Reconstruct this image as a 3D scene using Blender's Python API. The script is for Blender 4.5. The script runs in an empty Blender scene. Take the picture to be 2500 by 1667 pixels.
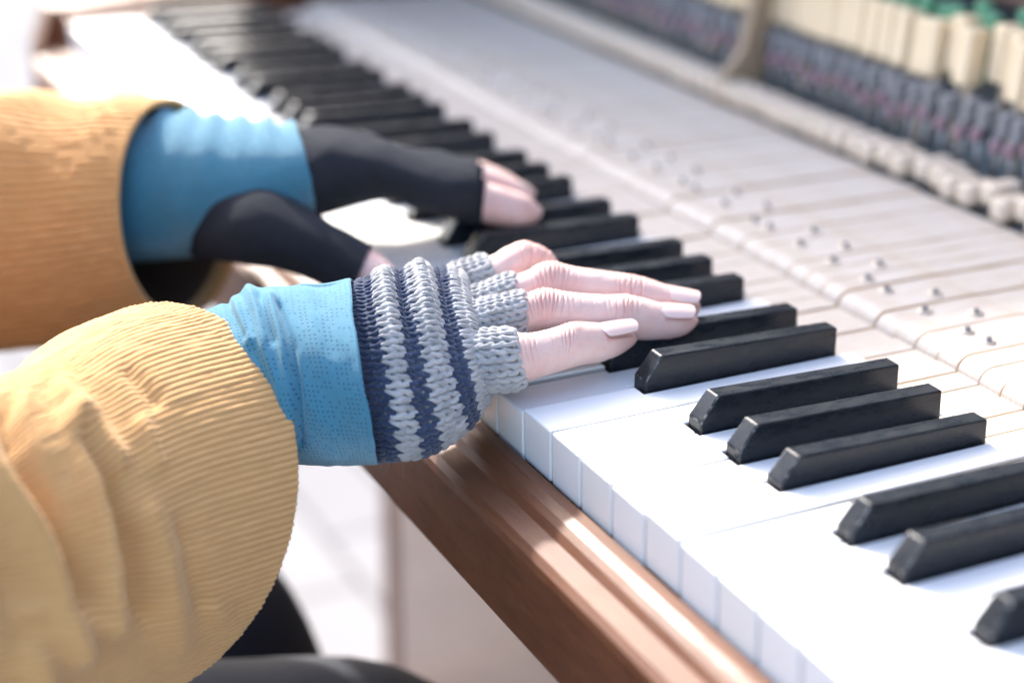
import bpy, bmesh, math, random
import numpy as np
from mathutils import Matrix, Vector

random.seed(7)
rng = np.random.default_rng(7)
MM = 0.001

# ------------------------------------------------------------------ camera
CAM = np.array([604.4314, -282.3468, 287.9968])            # millimetres
ROTV = np.array([1.05195825, 0.64521076, 0.98070227])
FPX = 4305.94                                            # focal length in pixels of a 2500 px wide picture
def _rot(r):
    a = np.linalg.norm(r); k = r / a
    K = np.array([[0, -k[2], k[1]], [k[2], 0, -k[0]], [-k[1], k[0], 0]])
    return np.eye(3) + math.sin(a) * K + (1 - math.cos(a)) * K @ K
ROT = _rot(ROTV)                                         # columns: right, up, back
RGT, UPV, FWD = ROT[:, 0], ROT[:, 1], -ROT[:, 2]

scene = bpy.context.scene
cam_data = bpy.data.cameras.new("camera")
cam_data.sensor_width = 36.0
cam_data.lens = FPX * 36.0 / 2500.0
cam_data.clip_start = 0.02
cam_data.clip_end = 300.0
cam_data.dof.use_dof = True
cam_data.dof.focus_distance = 0.684
cam_data.dof.aperture_fstop = 3.5
cam_data.dof.aperture_blades = 0
cam = bpy.data.objects.new("camera", cam_data)
scene.collection.objects.link(cam)
M4 = Matrix([[ROT[i, 0], ROT[i, 1], ROT[i, 2], CAM[i] * MM] for i in range(3)] + [[0, 0, 0, 1]])
cam.matrix_world = M4
scene.camera = cam

# ------------------------------------------------------------------ light
SUN_TO = Vector((-0.78, 0.035, 0.62)).normalized()       # direction towards the sun
world = bpy.data.worlds.new("World")
scene.world = world
world.use_nodes = True
wn = world.node_tree
sky = wn.nodes.new("ShaderNodeTexSky")
sky.sky_type = 'NISHITA'
sky.sun_disc = False
sky.sun_elevation = math.asin(SUN_TO.z)
sky.sun_rotation = math.atan2(SUN_TO.x, SUN_TO.y)
sky.air_density = 1.0
sky.dust_density = 3.0
sky.ozone_density = 1.2
bg = wn.nodes["Background"]
bg.inputs["Strength"].default_value = 0.15
wn.links.new(sky.outputs[0], bg.inputs[0])
sun_data = bpy.data.lights.new("sun", 'SUN')
sun_data.energy = 2.0
sun_data.angle = math.radians(2.5)
sun_data.color = (1.0, 0.95, 0.87)
sun = bpy.data.objects.new("sun", sun_data)
sun.rotation_euler = SUN_TO.to_track_quat('Z', 'Y').to_euler()
sun.location = (-3, 0, 3)
scene.collection.objects.link(sun)

vs = scene.view_settings
vs.view_transform = 'Standard'
vs.look = 'None'
vs.exposure = 2.42
vs.gamma = 1.0
vs.use_curve_mapping = False

# ------------------------------------------------------------------ helpers
def link(o, parent=None):
    scene.collection.objects.link(o)
    if parent is not None:
        o.parent = parent
    return o
def empty(name, loc, label=None, cat=None, group=None):
    o = bpy.data.objects.new(name, None)
    o.empty_display_size = 0.05
    o.location = [c * MM for c in loc]
    link(o)
    if label: o["label"] = label
    if cat: o["category"] = cat
    if group: o["group"] = group
    return o
def put(o, parent):
    """parent with the mesh kept in world millimetres"""
    link(o, parent)
    if parent is not None:
        top = Vector((0, 0, 0)); p = parent
        while p is not None:
            top += p.location; p = p.parent
        o.location = -top
    return o
def mesh_obj(name, me, mat, parent=None, smooth=True):
    o = bpy.data.objects.new(name, me)
    if mat is not None:
        for m in (mat if isinstance(mat, (list, tuple)) else [mat]):
            me.materials.append(m)
    if smooth:
        me.polygons.foreach_set("use_smooth", [True] * len(me.polygons))
    put(o, parent)
    return o
def arrays_mesh(name, V, F, uv=None, col=None):
    """V in mm (n,3); F (m,4) quads or list; uv per vertex in mm; col per vertex dict name->array"""
    me = bpy.data.meshes.new(name)
    V = np.asarray(V, np.float32) * MM
    if isinstance(F, np.ndarray):
        k = F.shape[1]; m = len(F)
        me.vertices.add(len(V)); me.vertices.foreach_set("co", V.ravel())
        me.loops.add(m * k); me.loops.foreach_set("vertex_index", F.ravel().astype(np.int32))
        me.polygons.add(m)
        me.polygons.foreach_set("loop_start", np.arange(0, m * k, k, dtype=np.int32))
        me.polygons.foreach_set("loop_total", np.full(m, k, np.int32))
        me.update(calc_edges=True)
        loopv = F.ravel()
    else:
        me.from_pydata(V.tolist(), [], F)
        loopv = np.concatenate([np.array(f) for f in F])
    if uv is not None:
        l = me.uv_layers.new(name="UVMap")
        l.data.foreach_set("uv", np.asarray(uv, np.float32)[loopv].ravel())
    if col:
        for n, a in col.items():
            at = me.attributes.new(n, 'FLOAT', 'POINT')
            at.data.foreach_set("value", np.asarray(a, np.float32))
    me.validate()
    return me
def join_arrays(parts):
    """parts: list of (V, F) with quads -> one V,F"""
    Vs, Fs, n = [], [], 0
    for V, F in parts:
        Vs.append(V); Fs.append(F + n); n += len(V)
    return np.concatenate(Vs), np.concatenate(Fs)
def grid_faces(nv, nu, wrap=True):
    i = np.arange(nv - 1)[:, None]
    j = np.arange(nu if wrap else nu - 1)[None, :]
    a = i * nu + j; b = i * nu + (j + 1) % nu
    return np.stack([a, b, b + nu, a + nu], -1).reshape(-1, 4)
def bm_obj(name, bm, mat, parent=None, smooth=False):
    me = bpy.data.meshes.new(name)
    bmesh.ops.recalc_face_normals(bm, faces=bm.faces)
    bm.to_mesh(me); bm.free()
    return mesh_obj(name, me, mat, parent, smooth)
def bm_box(bm, x0, x1, y0, y1, z0, z1, bevel=0.0, seg=2):
    vs_ = [bm.verts.new((x * MM, y * MM, z * MM)) for z in (z0, z1) for y in (y0, y1) for x in (x0, x1)]
    fs = [(0, 2, 3, 1), (4, 5, 7, 6), (0, 1, 5, 4), (2, 6, 7, 3), (0, 4, 6, 2), (1, 3, 7, 5)]
    faces = [bm.faces.new([vs_[i] for i in f]) for f in fs]
    if bevel > 0:
        es = list({e for f in faces for e in f.edges})
        bmesh.ops.bevel(bm, geom=es, offset=bevel * MM, segments=seg, profile=0.5, affect='EDGES')
def box(name, ext, mat, parent=None, bevel=1.0, seg=2):
    bm = bmesh.new(); bm_box(bm, *ext, bevel=bevel, seg=seg)
    o = bm_obj(name, bm, mat, parent, smooth=False)
    return o
def extrude_x(name, prof, x0, x1, mat, parent=None, bevel=1.0, seg=2, nx=1):
    """prof: list of (y,z) mm, extruded along x"""
    bm = bmesh.new()
    rings = []
    for x in np.linspace(x0, x1, nx + 1):
        rings.append([bm.verts.new((x * MM, y * MM, z * MM)) for y, z in prof])
    n = len(prof)
    for r0, r1 in zip(rings[:-1], rings[1:]):
        for k in range(n):
            bm.faces.new((r0[k], r0[(k + 1) % n], r1[(k + 1) % n], r1[k]))
    bm.faces.new(rings[0][::-1]); bm.faces.new(rings[-1])
    if bevel > 0:
        es = [e for e in bm.edges if e.calc_face_angle(0) > 0.3]
        bmesh.ops.bevel(bm, geom=es, offset=bevel * MM, segments=seg, profile=0.5, affect='EDGES')
    return bm_obj(name, bm, mat, parent)

S25 = 2500.0 / 2352.0
def at_depth(px, py, d):
    """picture position (2352 px wide) at distance d mm along the view -> world mm"""
    return CAM + d * (FWD + RGT * ((px * S25 - 1250) / FPX) - UPV * ((py * S25 - 833.5) / FPX))
def pxmm(d):
    return d * S25 / FPX                                   # mm per 2352-px at depth d

# smooth value noise -------------------------------------------------
_tab = rng.random((64, 64))
def vnoise(x, y):
    x = np.asarray(x, float); y = np.asarray(y, float)
    xi = np.floor(x).astype(int); yi = np.floor(y).astype(int)
    fx = x - xi; fy = y - yi
    fx = fx * fx * (3 - 2 * fx); fy = fy * fy * (3 - 2 * fy)
    g = lambda a, b: _tab[a % 64, b % 64]
    return (g(xi, yi) * (1 - fx) * (1 - fy) + g(xi + 1, yi) * fx * (1 - fy) + g(xi, yi + 1) * (1 - fx) * fy + g(xi + 1, yi + 1) * fx * fy) * 2 - 1
def gauss(x, s):
    return np.exp(-(x / s) ** 2)

# tube surface through cross-sections --------------------------------
class Tube:
    """cross-sections c + v cos + w sin (mm), smooth along the length"""
    def __init__(self, stations, power=2.0):
        A = np.array([np.concatenate(s) for s in stations], float)     # c v w
        self.A = A; self.n = len(A)
        d = np.linalg.norm(np.diff(A[:, :3], axis=0), axis=1)
        self.s = np.concatenate([[0], np.cumsum(np.maximum(d, 0.3))])
        self.length = self.s[-1]
        m = np.zeros_like(A)                                           # monotone-ish tangents
        for k in range(self.n):
            if 0 < k < self.n - 1:
                h0 = self.s[k] - self.s[k - 1]; h1 = self.s[k + 1] - self.s[k]
                d0 = (A[k] - A[k - 1]) / h0; d1 = (A[k + 1] - A[k]) / h1
                m[k] = (d0 * h1 + d1 * h0) / (h0 + h1)
            elif k == 0: m[k] = (A[1] - A[0]) / (self.s[1] - self.s[0])
            else: m[k] = (A[-1] - A[-2]) / (self.s[-1] - self.s[-2])
        self.m = m; self.power = power
        self.disp = None
        self._umap = None
    def frame(self, v):
        v = np.clip(v, 0, self.length)
        k = np.clip(np.searchsorted(self.s, v, side='right') - 1, 0, self.n - 2)
        h = self.s[k + 1] - self.s[k]; t = (v - self.s[k]) / h
        t = t[..., None]; h = h[..., None]
        a0, a1, m0, m1 = self.A[k], self.A[k + 1], self.m[k], self.m[k + 1]
        f = (2 * t**3 - 3 * t**2 + 1) * a0 + (t**3 - 2 * t**2 + t) * h * m0 + (-2 * t**3 + 3 * t**2) * a1 + (t**3 - t**2) * h * m1
        return f[..., :3], f[..., 3:6], f[..., 6:9]
    def raw(self, th, v):
        c, a, b = self.frame(v)
        ct, st = np.cos(th)[..., None], np.sin(th)[..., None]
        if self.power != 2.0:
            p = 2.0 / self.power
            ct = np.sign(ct) * np.abs(ct) ** p; st = np.sign(st) * np.abs(st) ** p
        return c + a * ct + b * st
    def normal(self, th, v):
        e = 1e-3
        du = self.raw(th + e, v) - self.raw(th - e, v)
        dv = self.raw(th, np.minimum(v + 0.2, self.length)) - self.raw(th, np.maximum(v - 0.2, 0))
        n = np.cross(du, dv)
        n /= np.maximum(np.linalg.norm(n, axis=-1, keepdims=True), 1e-9)
        c, a, b = self.frame(v)
        out = np.cos(th)[..., None] * a + np.sin(th)[..., None] * b
        sgn = np.sign(np.sum(n * out, -1, keepdims=True)); sgn[sgn == 0] = 1
        return n * sgn
    def at(self, th, v, off=0.0):
        th = np.asarray(th, float); v = np.asarray(v, float)
        d = np.zeros(np.broadcast(th, v).shape) + off
        if self.disp is not None: d = d + self.disp(th, v)
        return self.raw(th, v) + self.normal(th, v) * d[..., None]
    def even_theta(self, u, v0=None):
        """angle for a fraction u of the way round, even in arc length at v0"""
        v0 = self.length * 0.5 if v0 is None else v0
        th = np.linspace(0, 2 * np.pi, 721)
        P = self.raw(th, np.full_like(th, v0))
        s = np.concatenate([[0], np.cumsum(np.linalg.norm(np.diff(P, axis=0), axis=1))])
        self.girth = s[-1]
        u = np.asarray(u, float); w = np.floor(u)
        return np.interp((u - w) * s[-1], s, th) + w * 2 * np.pi
    def grid(self, nv, nu, v0=None, v1=None, off=0.0, even=True):
        v0 = 0.0 if v0 is None else v0; v1 = self.length if v1 is None else v1
        vv = np.linspace(v0, v1, nv)
        uu = np.arange(nu) / nu
        tt = self.even_theta(uu) if even else uu * 2 * np.pi
        TH, VV = np.meshgrid(tt, vv)
        P = self.at(TH, VV, off)
        self.even_theta(0.0)
        uv = np.stack([np.broadcast_to(uu * self.girth, TH.shape), VV], -1)
        return P.reshape(-1, 3), uv.reshape(-1, 2), TH, VV
def cs(T, B, near, d):
    """cross-section from its top and bottom outline points in the picture and the vector to its near side
    near = (right_px, down_px, towards_camera_mm)"""
    t = at_depth(*T, d); b = at_depth(*B, d)
    k = pxmm(d)
    return ((t + b) / 2, (t - b) / 2, RGT * near[0] * k - UPV * near[1] * k - FWD * near[2])
def sec(c, v, w):
    return (np.array(c, float), np.array(v, float), np.array(w, float))
def close_ends(V, F, nv, nu, ends=(True, True)):
    V = list(map(np.asarray, V)); extra = []
    n0 = nv * nu
    F = F.tolist()
    if ends[0]:
        V.append(np.mean(V[:nu], axis=0)); k = len(V) - 1
        F += [[k, (j + 1) % nu, j] for j in range(nu)]
    if ends[1]:
        V.append(np.mean(V[n0 - nu:n0], axis=0)); k = len(V) - 1
        F += [[k, n0 - nu + j, n0 - nu + (j + 1) % nu] for j in range(nu)]
    return np.array(V), F

# ------------------------------------------------------------------ materials
def new_mat(name):
    m = bpy.data.materials.new(name); m.use_nodes = True
    nt = m.node_tree; b = nt.nodes["Principled BSDF"]
    return m, nt, b
def N(nt, kind, **kw):
    n = nt.nodes.new(kind)
    for k, v in kw.items():
        if k in n.inputs.keys(): n.inputs[k].default_value = v
        else: setattr(n, k, v)
    return n
def L(nt, a, b): nt.links.new(a, b)
def coords(nt, scale=(1, 1, 1), kind="Object"):
    tc = N(nt, "ShaderNodeTexCoord"); mp = N(nt, "ShaderNodeMapping")
    mp.inputs["Scale"].default_value = scale
    L(nt, tc.outputs[kind], mp.inputs[0]); return mp.outputs[0]
def noise(nt, vec, scale, detail=4, rough=0.55):
    n = N(nt, "ShaderNodeTexNoise"); n.inputs["Scale"].default_value = scale
    n.inputs["Detail"].default_value = detail; n.inputs["Roughness"].default_value = rough
    if vec is not None: L(nt, vec, n.inputs["Vector"])
    return n.outputs["Fac"]
def ramp(nt, fac, stops):
    r = N(nt, "ShaderNodeValToRGB"); e = r.color_ramp.elements
    while len(e) < len(stops): e.new(0.5)
    for k, (p, c) in enumerate(stops):
        e[k].position = p; e[k].color = (*c, 1) if len(c) == 3 else c
    L(nt, fac, r.inputs[0]); return r.outputs[0]
def mixc(nt, fac, a, b, mode='MIX'):
    m = N(nt, "ShaderNodeMix", data_type='RGBA', blend_type=mode)
    for sock, v in ((m.inputs[6], a), (m.inputs[7], b)):
        if isinstance(v, tuple): sock.default_value = (*v, 1)
        else: L(nt, v, sock)
    if isinstance(fac, float): m.inputs[0].default_value = fac
    else: L(nt, fac, m.inputs[0])
    return m.outputs[2]
def math_(nt, op, a, b=None, c=None):
    m = N(nt, "ShaderNodeMath", operation=op)
    for i, v in enumerate((a, b, c)):
        if v is None: continue
        if isinstance(v, (int, float)): m.inputs[i].default_value = v
        else: L(nt, v, m.inputs[i])
    return m.outputs[0]
def bump(nt, b, h, dist, strength=1.0):
    n = N(nt, "ShaderNodeBump"); n.inputs["Distance"].default_value = dist * MM; n.inputs["Strength"].default_value = strength
    L(nt, h, n.inputs["Height"]); L(nt, n.outputs[0], b.inputs["Normal"]); return n
def setp(b, **kw):
    for k, v in kw.items(): b.inputs[k.replace("_", " ")].default_value = v

def mat_ivory():
    m, nt, b = new_mat("white_key_plastic")
    v = coords(nt, (1, 1, 1))
    n1 = noise(nt, v, 18, 5); n2 = noise(nt, v, 70, 3)
    L(nt, mixc(nt, ramp(nt, n1, [(0.35, (0, 0, 0)), (0.7, (1, 1, 1))]), (0.76, 0.76, 0.755), (0.735, 0.73, 0.72)), b.inputs["Base Color"])
    oi = N(nt, "ShaderNodeObjectInfo")
    src = b.inputs["Base Color"].links[0].from_socket
    L(nt, mixc(nt, math_(nt, 'MULTIPLY', oi.outputs["Random"], 0.55), src, (0.745, 0.725, 0.675)), b.inputs["Base Color"])
    setp(b, IOR=1.5, Roughness=0.26)
    return m
def mat_ebony(worn=False):
    m, nt, b = new_mat("worn_black_arris" if worn else "black_key_lacquer")
    oi = N(nt, "ShaderNodeObjectInfo")
    def shifted(sock):
        ad = N(nt, "ShaderNodeVectorMath", operation='MULTIPLY_ADD')
        cb = N(nt, "ShaderNodeCombineXYZ")
        for q in range(3): L(nt, oi.outputs["Random"], cb.inputs[q])
        L(nt, cb.outputs[0], ad.inputs[0]); ad.inputs[1].default_value = (17.0, 31.0, 23.0); L(nt, sock, ad.inputs[2])
        return ad.outputs[0]
    v = shifted(coords(nt, (1, 1, 1)))
    dust = noise(nt, shifted(coords(nt, (30, 9, 30))), 9, 6, 0.65)
    sp = N(nt, "ShaderNodeTexVoronoi"); sp.inputs["Scale"].default_value = 260; L(nt, v, sp.inputs["Vector"])
    speck = ramp(nt, sp.outputs["Distance"], [(0.03, (1, 1, 1)), (0.06, (0, 0, 0))])
    rare = ramp(nt, noise(nt, v, 90, 2), [(0.62, (0, 0, 0)), (0.66, (1, 1, 1))])
    sm = mixc(nt, 1.0, speck, rare, 'MULTIPLY')
    base = mixc(nt, ramp(nt, dust, [(0.45, (0, 0, 0)), (0.8, (1, 1, 1))]), (0.008, 0.011, 0.015), (0.021, 0.023, 0.026))
    base = mixc(nt, sm, base, (0.45, 0.45, 0.44))
    if worn:
        w = ramp(nt, noise(nt, v, 500, 4, 0.7), [(0.48, (0, 0, 0)), (0.64, (1, 1, 1))])
        base = mixc(nt, w, base, (0.17, 0.165, 0.16))
    L(nt, base, b.inputs["Base Color"])
    L(nt, ramp(nt, dust, [(0.3, (0.20,) * 3), (0.75, (0.42,) * 3)]), b.inputs["Roughness"])
    bump(nt, b, noise(nt, v, 900, 3), 0.015)
    setp(b, IOR=1.45)
    b.inputs['Specular IOR Level'].default_value = 0.33
    return m
def mat_wood(name, c0, c1, c2, rough=(0.40, 0.58), scale=1.0, coat=0.04, axis=0):
    m, nt, b = new_mat(name)
    sc = [22, 22, 22]; sc[axis] = 4.0
    v = coords(nt, tuple(s * scale for s in sc))
    n1 = noise(nt, v, 5, 8, 0.6)
    sf = [160, 160, 160]; sf[axis] = 12
    n2 = noise(nt, coords(nt, tuple(s * scale for s in sf)), 5, 6, 0.7)
    col = ramp(nt, n1, [(0.3, c0), (0.5, c1), (0.72, c2)])
    col = mixc(nt, ramp(nt, n2, [(0.33, (0.6, 0.6, 0.6)), (0.5, (0, 0, 0))]), col, tuple(x * 0.6 for x in c0))
    wear = noise(nt, coords(nt, (1, 1, 1)), 45, 6, 0.7)
    col = mixc(nt, ramp(nt, wear, [(0.66, (0, 0, 0)), (0.74, (0.55, 0.55, 0.55))]), col, tuple(min(1, x * 1.8) for x in c2))
    L(nt, col, b.inputs["Base Color"])
    L(nt, ramp(nt, wear, [(0.3, (rough[0],) * 3), (0.7, (rough[1],) * 3)]), b.inputs["Roughness"])
    bump(nt, b, mixc(nt, 0.5, n2, wear), 0.12)
    setp(b, Coat_Weight=coat, Coat_Roughness=0.2)
    b.inputs['Specular IOR Level'].default_value = 0.4
    return m
def mat_plain(name, col, rough=0.6, var=0.15, scale=60, bumpd=0.1, metal=0.0, sheen=0.0):
    m, nt, b = new_mat(name)
    v = coords(nt)
    n = noise(nt, v, scale, 5)
    L(nt, mixc(nt, n, tuple(max(0, c * (1 - var)) for c in col), tuple(min(1, c * (1 + var)) for c in col)), b.inputs["Base Color"])
    setp(b, Roughness=rough, Metallic=metal, Sheen_Weight=sheen)
    if bumpd: bump(nt, b, noise(nt, v, scale * 6, 4), bumpd)
    return m
def mat_stick():
    m, nt, b = new_mat("limed_key_stick_wood")
    n = noise(nt, coords(nt, (150, 8, 150)), 4, 6, 0.65); n2 = noise(nt, coords(nt), 40, 5)
    c = ramp(nt, n, [(0.3, (0.41, 0.35, 0.285)), (0.55, (0.52, 0.475, 0.425)), (0.8, (0.56, 0.53, 0.49))])
    L(nt, mixc(nt, ramp(nt, n2, [(0.45, (0, 0, 0)), (0.72, (0.75, 0.75, 0.75))]), c, (0.43, 0.345, 0.26)), b.inputs["Base Color"])
    setp(b, Roughness=0.62); bump(nt, b, n, 0.12)
    return m
def mat_skin():
    m, nt, b = new_mat("skin")
    v = coords(nt)
    at = N(nt, "ShaderNodeAttribute", attribute_name="flush")
    n1 = noise(nt, v, 90, 4); n2 = noise(nt, v, 420, 3)
    c = mixc(nt, n1, (0.65, 0.46, 0.405), (0.70, 0.515, 0.46))
    c = mixc(nt, ramp(nt, n2, [(0.55, (0, 0, 0)), (0.75, (0.35, 0.35, 0.35))]), c, (0.62, 0.33, 0.28))
    blot = ramp(nt, noise(nt, v, 55, 4, 0.6), [(0.42, (0, 0, 0)), (0.7, (0.55, 0.55, 0.55))])
    c = mixc(nt, blot, c, (0.62, 0.34, 0.295))
    c = mixc(nt, at.outputs["Fac"], c, (0.50, 0.19, 0.155))
    L(nt, c, b.inputs["Base Color"])
    vo = N(nt, "ShaderNodeTexVoronoi", feature='DISTANCE_TO_EDGE'); vo.inputs["Scale"].default_value = 1500
    L(nt, v, vo.inputs["Vector"])
    h = mixc(nt, 0.4, ramp(nt, vo.outputs["Distance"], [(0, (0, 0, 0)), (0.12, (1, 1, 1))]), noise(nt, v, 1100, 3))
    bump(nt, b, h, 0.13)
    setp(b, Roughness=0.5, IOR=1.4, Subsurface_Weight=0.22, Subsurface_Scale=0.0016)
    b.inputs["Subsurface Radius"].default_value = (1.0, 0.35, 0.2)
    b.inputs["Specular IOR Level"].default_value = 0.4
    return m
def mat_nail():
    m, nt, b = new_mat("fingernail")
    at = N(nt, "ShaderNodeAttribute", attribute_name="free")
    c = mixc(nt, at.outputs["Fac"], (0.66, 0.47, 0.42), (0.72, 0.60, 0.55))
    L(nt, c, b.inputs["Base Color"])
    setp(b, Roughness=0.17, IOR=1.5, Subsurface_Weight=0.15, Subsurface_Scale=0.002)
    bump(nt, b, noise(nt, coords(nt, (1, 1, 1)), 500, 3), 0.02)
    return m
def mat_corduroy():
    m, nt, b = new_mat("mustard_corduroy")
    v = coords(nt)
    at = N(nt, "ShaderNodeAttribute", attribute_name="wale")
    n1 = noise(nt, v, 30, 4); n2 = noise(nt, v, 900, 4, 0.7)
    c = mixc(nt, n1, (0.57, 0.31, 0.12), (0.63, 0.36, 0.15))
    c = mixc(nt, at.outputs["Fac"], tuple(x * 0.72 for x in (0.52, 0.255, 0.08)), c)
    L(nt, c, b.inputs["Base Color"])
    bump(nt, b, n2, 0.35)
    setp(b, Roughness=0.85, Sheen_Weight=0.45, Sheen_Roughness=0.45)
    b.inputs["Sheen Tint"].default_value = (1.0, 0.86, 0.62, 1)
    b.inputs["Specular IOR Level"].default_value = 0.2
    return m
def mat_jersey():
    m, nt, b = new_mat("blue_perforated_jersey")
    uv = coords(nt, (1, 1, 1), "UV")
    sx = N(nt, "ShaderNodeSeparateXYZ"); L(nt, uv, sx.inputs[0])
    P = 1.9
    fx = math_(nt, 'SUBTRACT', math_(nt, 'FRACT', math_(nt, 'DIVIDE', sx.outputs[0], P)), 0.5)
    fy = math_(nt, 'SUBTRACT', math_(nt, 'FRACT', math_(nt, 'DIVIDE', sx.outputs[1], P)), 0.5)
    d = math_(nt, 'SQRT', math_(nt, 'ADD', math_(nt, 'MULTIPLY', fx, fx), math_(nt, 'MULTIPLY', fy, fy)))
    dot = ramp(nt, d, [(0.14, (1, 1, 1)), (0.24, (0, 0, 0))])
    cell = N(nt, "ShaderNodeVectorMath", operation='SNAP'); L(nt, uv, cell.inputs[0]); cell.inputs[1].default_value = (P, P, P)
    wn_ = N(nt, "ShaderNodeTexWhiteNoise", noise_dimensions='2D'); L(nt, cell.outputs[0], wn_.inputs[0])
    cl = noise(nt, cell.outputs[0], 0.16, 1)
    keep = math_(nt, 'GREATER_THAN', math_(nt, 'ADD', math_(nt, 'MULTIPLY', wn_.outputs[0], 0.35), cl), 0.62)
    dots = math_(nt, 'MULTIPLY', dot, keep)
    v = coords(nt)
    weave = N(nt, "ShaderNodeTexWave"); weave.inputs["Scale"].default_value = 0.9; weave.inputs["Distortion"].default_value = 1.5
    L(nt, uv, weave.inputs[0])
    c = mixc(nt, noise(nt, v, 700, 3), (0.040, 0.18, 0.265), (0.060, 0.22, 0.31))
    c = mixc(nt, dots, c, (0.010, 0.07, 0.13))
    L(nt, c, b.inputs["Base Color"])
    h = mixc(nt, 0.5, weave.outputs["Fac"], noise(nt, v, 1200, 3))
    h = mixc(nt, dots, h, (0.0, 0.0, 0.0))
    bump(nt, b, h, 0.22)
    setp(b, Roughness=0.8, Sheen_Weight=0.5, Sheen_Roughness=0.4)
    b.inputs["Sheen Tint"].default_value = (0.85, 0.95, 1.0, 1)
    b.inputs["Specular IOR Level"].default_value = 0.25
    return m
def mat_yarn(name, a, b_, sheen=0.3):
    m, nt, b = new_mat(name)
    v = coords(nt)
    n = noise(nt, v, 160, 3); n2 = noise(nt, v, 1800, 4, 0.7)
    at = N(nt, "ShaderNodeAttribute", attribute_name="tone")
    fac = math_(nt, 'ADD', math_(nt, 'MULTIPLY', n, 0.6), math_(nt, 'MULTIPLY', at.outputs["Fac"], 0.5))
    fib = noise(nt, v, 900, 3)
    fac = math_(nt, 'ADD', fac, math_(nt, 'MULTIPLY', math_(nt, 'SUBTRACT', fib, 0.5), 0.5))
    L(nt, mixc(nt, fac, a, b_), b.inputs["Base Color"])
    bump(nt, b, n2, 0.4)
    setp(b, Roughness=0.9, Sheen_Weight=sheen, Sheen_Roughness=0.5)
    b.inputs["Specular IOR Level"].default_value = 0.15
    return m
def mat_black_knit():
    m, nt, b = new_mat("black_fine_knit")
    uv = coords(nt, (1, 1, 1), "UV")
    w = N(nt, "ShaderNodeTexWave"); w.inputs["Scale"].default_value = 0.5; w.inputs["Distortion"].default_value = 2
    L(nt, uv, w.inputs[0])
    v = coords(nt)
    L(nt, mixc(nt, noise(nt, v, 200, 4), (0.018, 0.020, 0.0255), (0.026, 0.028, 0.034)), b.inputs["Base Color"])
    bump(nt, b, mixc(nt, 0.5, w.outputs["Fac"], noise(nt, v, 900, 3)), 0.25)
    setp(b, Roughness=0.9, Sheen_Weight=0.04, Sheen_Roughness=0.4)
    b.inputs['Specular IOR Level'].default_value = 0.05
    b.inputs["Sheen Tint"].default_value = (0.8, 0.85, 1.0, 1)
    return m
def mat_paving():
    m, nt, b = new_mat("pale_stone_paving")
    v = coords(nt)
    br = N(nt, "ShaderNodeTexBrick"); L(nt, v, br.inputs["Vector"]); br.inputs["Scale"].default_value = 2.2
    br.inputs["Mortar Size"].default_value = 0.012
    br.inputs["Color1"].default_value = (0.215, 0.21, 0.21, 1); br.inputs["Color2"].default_value = (0.185, 0.18, 0.18, 1)
    br.inputs["Mortar"].default_value = (0.09, 0.088, 0.085, 1)
    c = mixc(nt, noise(nt, v, 6, 8, 0.65), br.outputs["Color"], (0.13, 0.125, 0.125))
    L(nt, mixc(nt, 0.4, br.outputs["Color"], c), b.inputs["Base Color"])
    setp(b, Roughness=0.95); bump(nt, b, noise(nt, v, 120, 6), 1.0)
    b.inputs['Specular IOR Level'].default_value = 0.05
    return m

IVORY = mat_ivory(); EBONY = mat_ebony(); EBONY_WORN = mat_ebony(True)
WALNUT = mat_wood("brown_polished_wood", (0.098, 0.033, 0.014), (0.122, 0.043, 0.018), (0.145, 0.053, 0.022))
STICK = mat_stick()
PINMETAL = mat_plain('dusty_pin', (0.20, 0.19, 0.185), 0.6, 0.15, 90, 0.02)
KEYSIDE = mat_plain('darkened_key_side', (0.40, 0.385, 0.37), 0.7, 0.1, 80)  # side faces coloured darker than the tops so gaps between keys read dark
RAW = mat_wood("raw_tan_wood", (0.50, 0.33, 0.17), (0.58, 0.41, 0.23), (0.64, 0.47, 0.29), rough=(0.5, 0.7), coat=0.0, axis=1)
CREAM = mat_wood("cream_maple", (0.66, 0.50, 0.30), (0.74, 0.59, 0.38), (0.80, 0.66, 0.45), rough=(0.45, 0.6), coat=0.0, axis=2, scale=0.5)
BUFF = mat_plain("buff_felted_wood", (0.60, 0.50, 0.39), 0.75, 0.15, 60)
STEEL = mat_plain("dull_steel", (0.34, 0.36, 0.39), 0.42, 0.12, 90, 0.02, metal=0.9)
REDFELT = mat_plain("faded_red_felt", (0.26, 0.15, 0.18), 0.9, 0.2, 200, 0.3, sheen=0.4)
GREENFELT = mat_plain("green_felt", (0.05, 0.21, 0.105), 0.9, 0.2, 200, 0.3, sheen=0.4)
LILAC = mat_plain("grey_lilac_strap", (0.23, 0.23, 0.235), 0.8, 0.15, 150)
BRACKET = mat_plain('tan_action_bracket', (0.27, 0.20, 0.13), 0.6, 0.15, 40)
IRON = mat_plain("grey_green_iron", (0.18, 0.215, 0.235), 0.55, 0.2, 30)
BROWNFELT = mat_plain("brown_felt_rail", (0.16, 0.10, 0.075), 0.85, 0.25, 60, 0.3)
GREYFELT = mat_plain("grey_rail_felt", (0.36, 0.37, 0.39), 0.9, 0.15, 200, 0.3)
PANEL = mat_wood("faded_panel_wood", (0.27, 0.20, 0.165), (0.32, 0.245, 0.205), (0.36, 0.28, 0.24), rough=(0.35, 0.5), coat=0.1)
SKIN = mat_skin(); NAIL = mat_nail()
CORD = mat_corduroy(); JERSEY = mat_jersey()
YGREY = mat_yarn("light_grey_wool", (0.20, 0.20, 0.202), (0.46, 0.445, 0.43), 0.4)
YNAVY = mat_yarn("navy_wool", (0.008, 0.016, 0.046), (0.034, 0.052, 0.105), 0.3)
BLACKKNIT = mat_black_knit()
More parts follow.
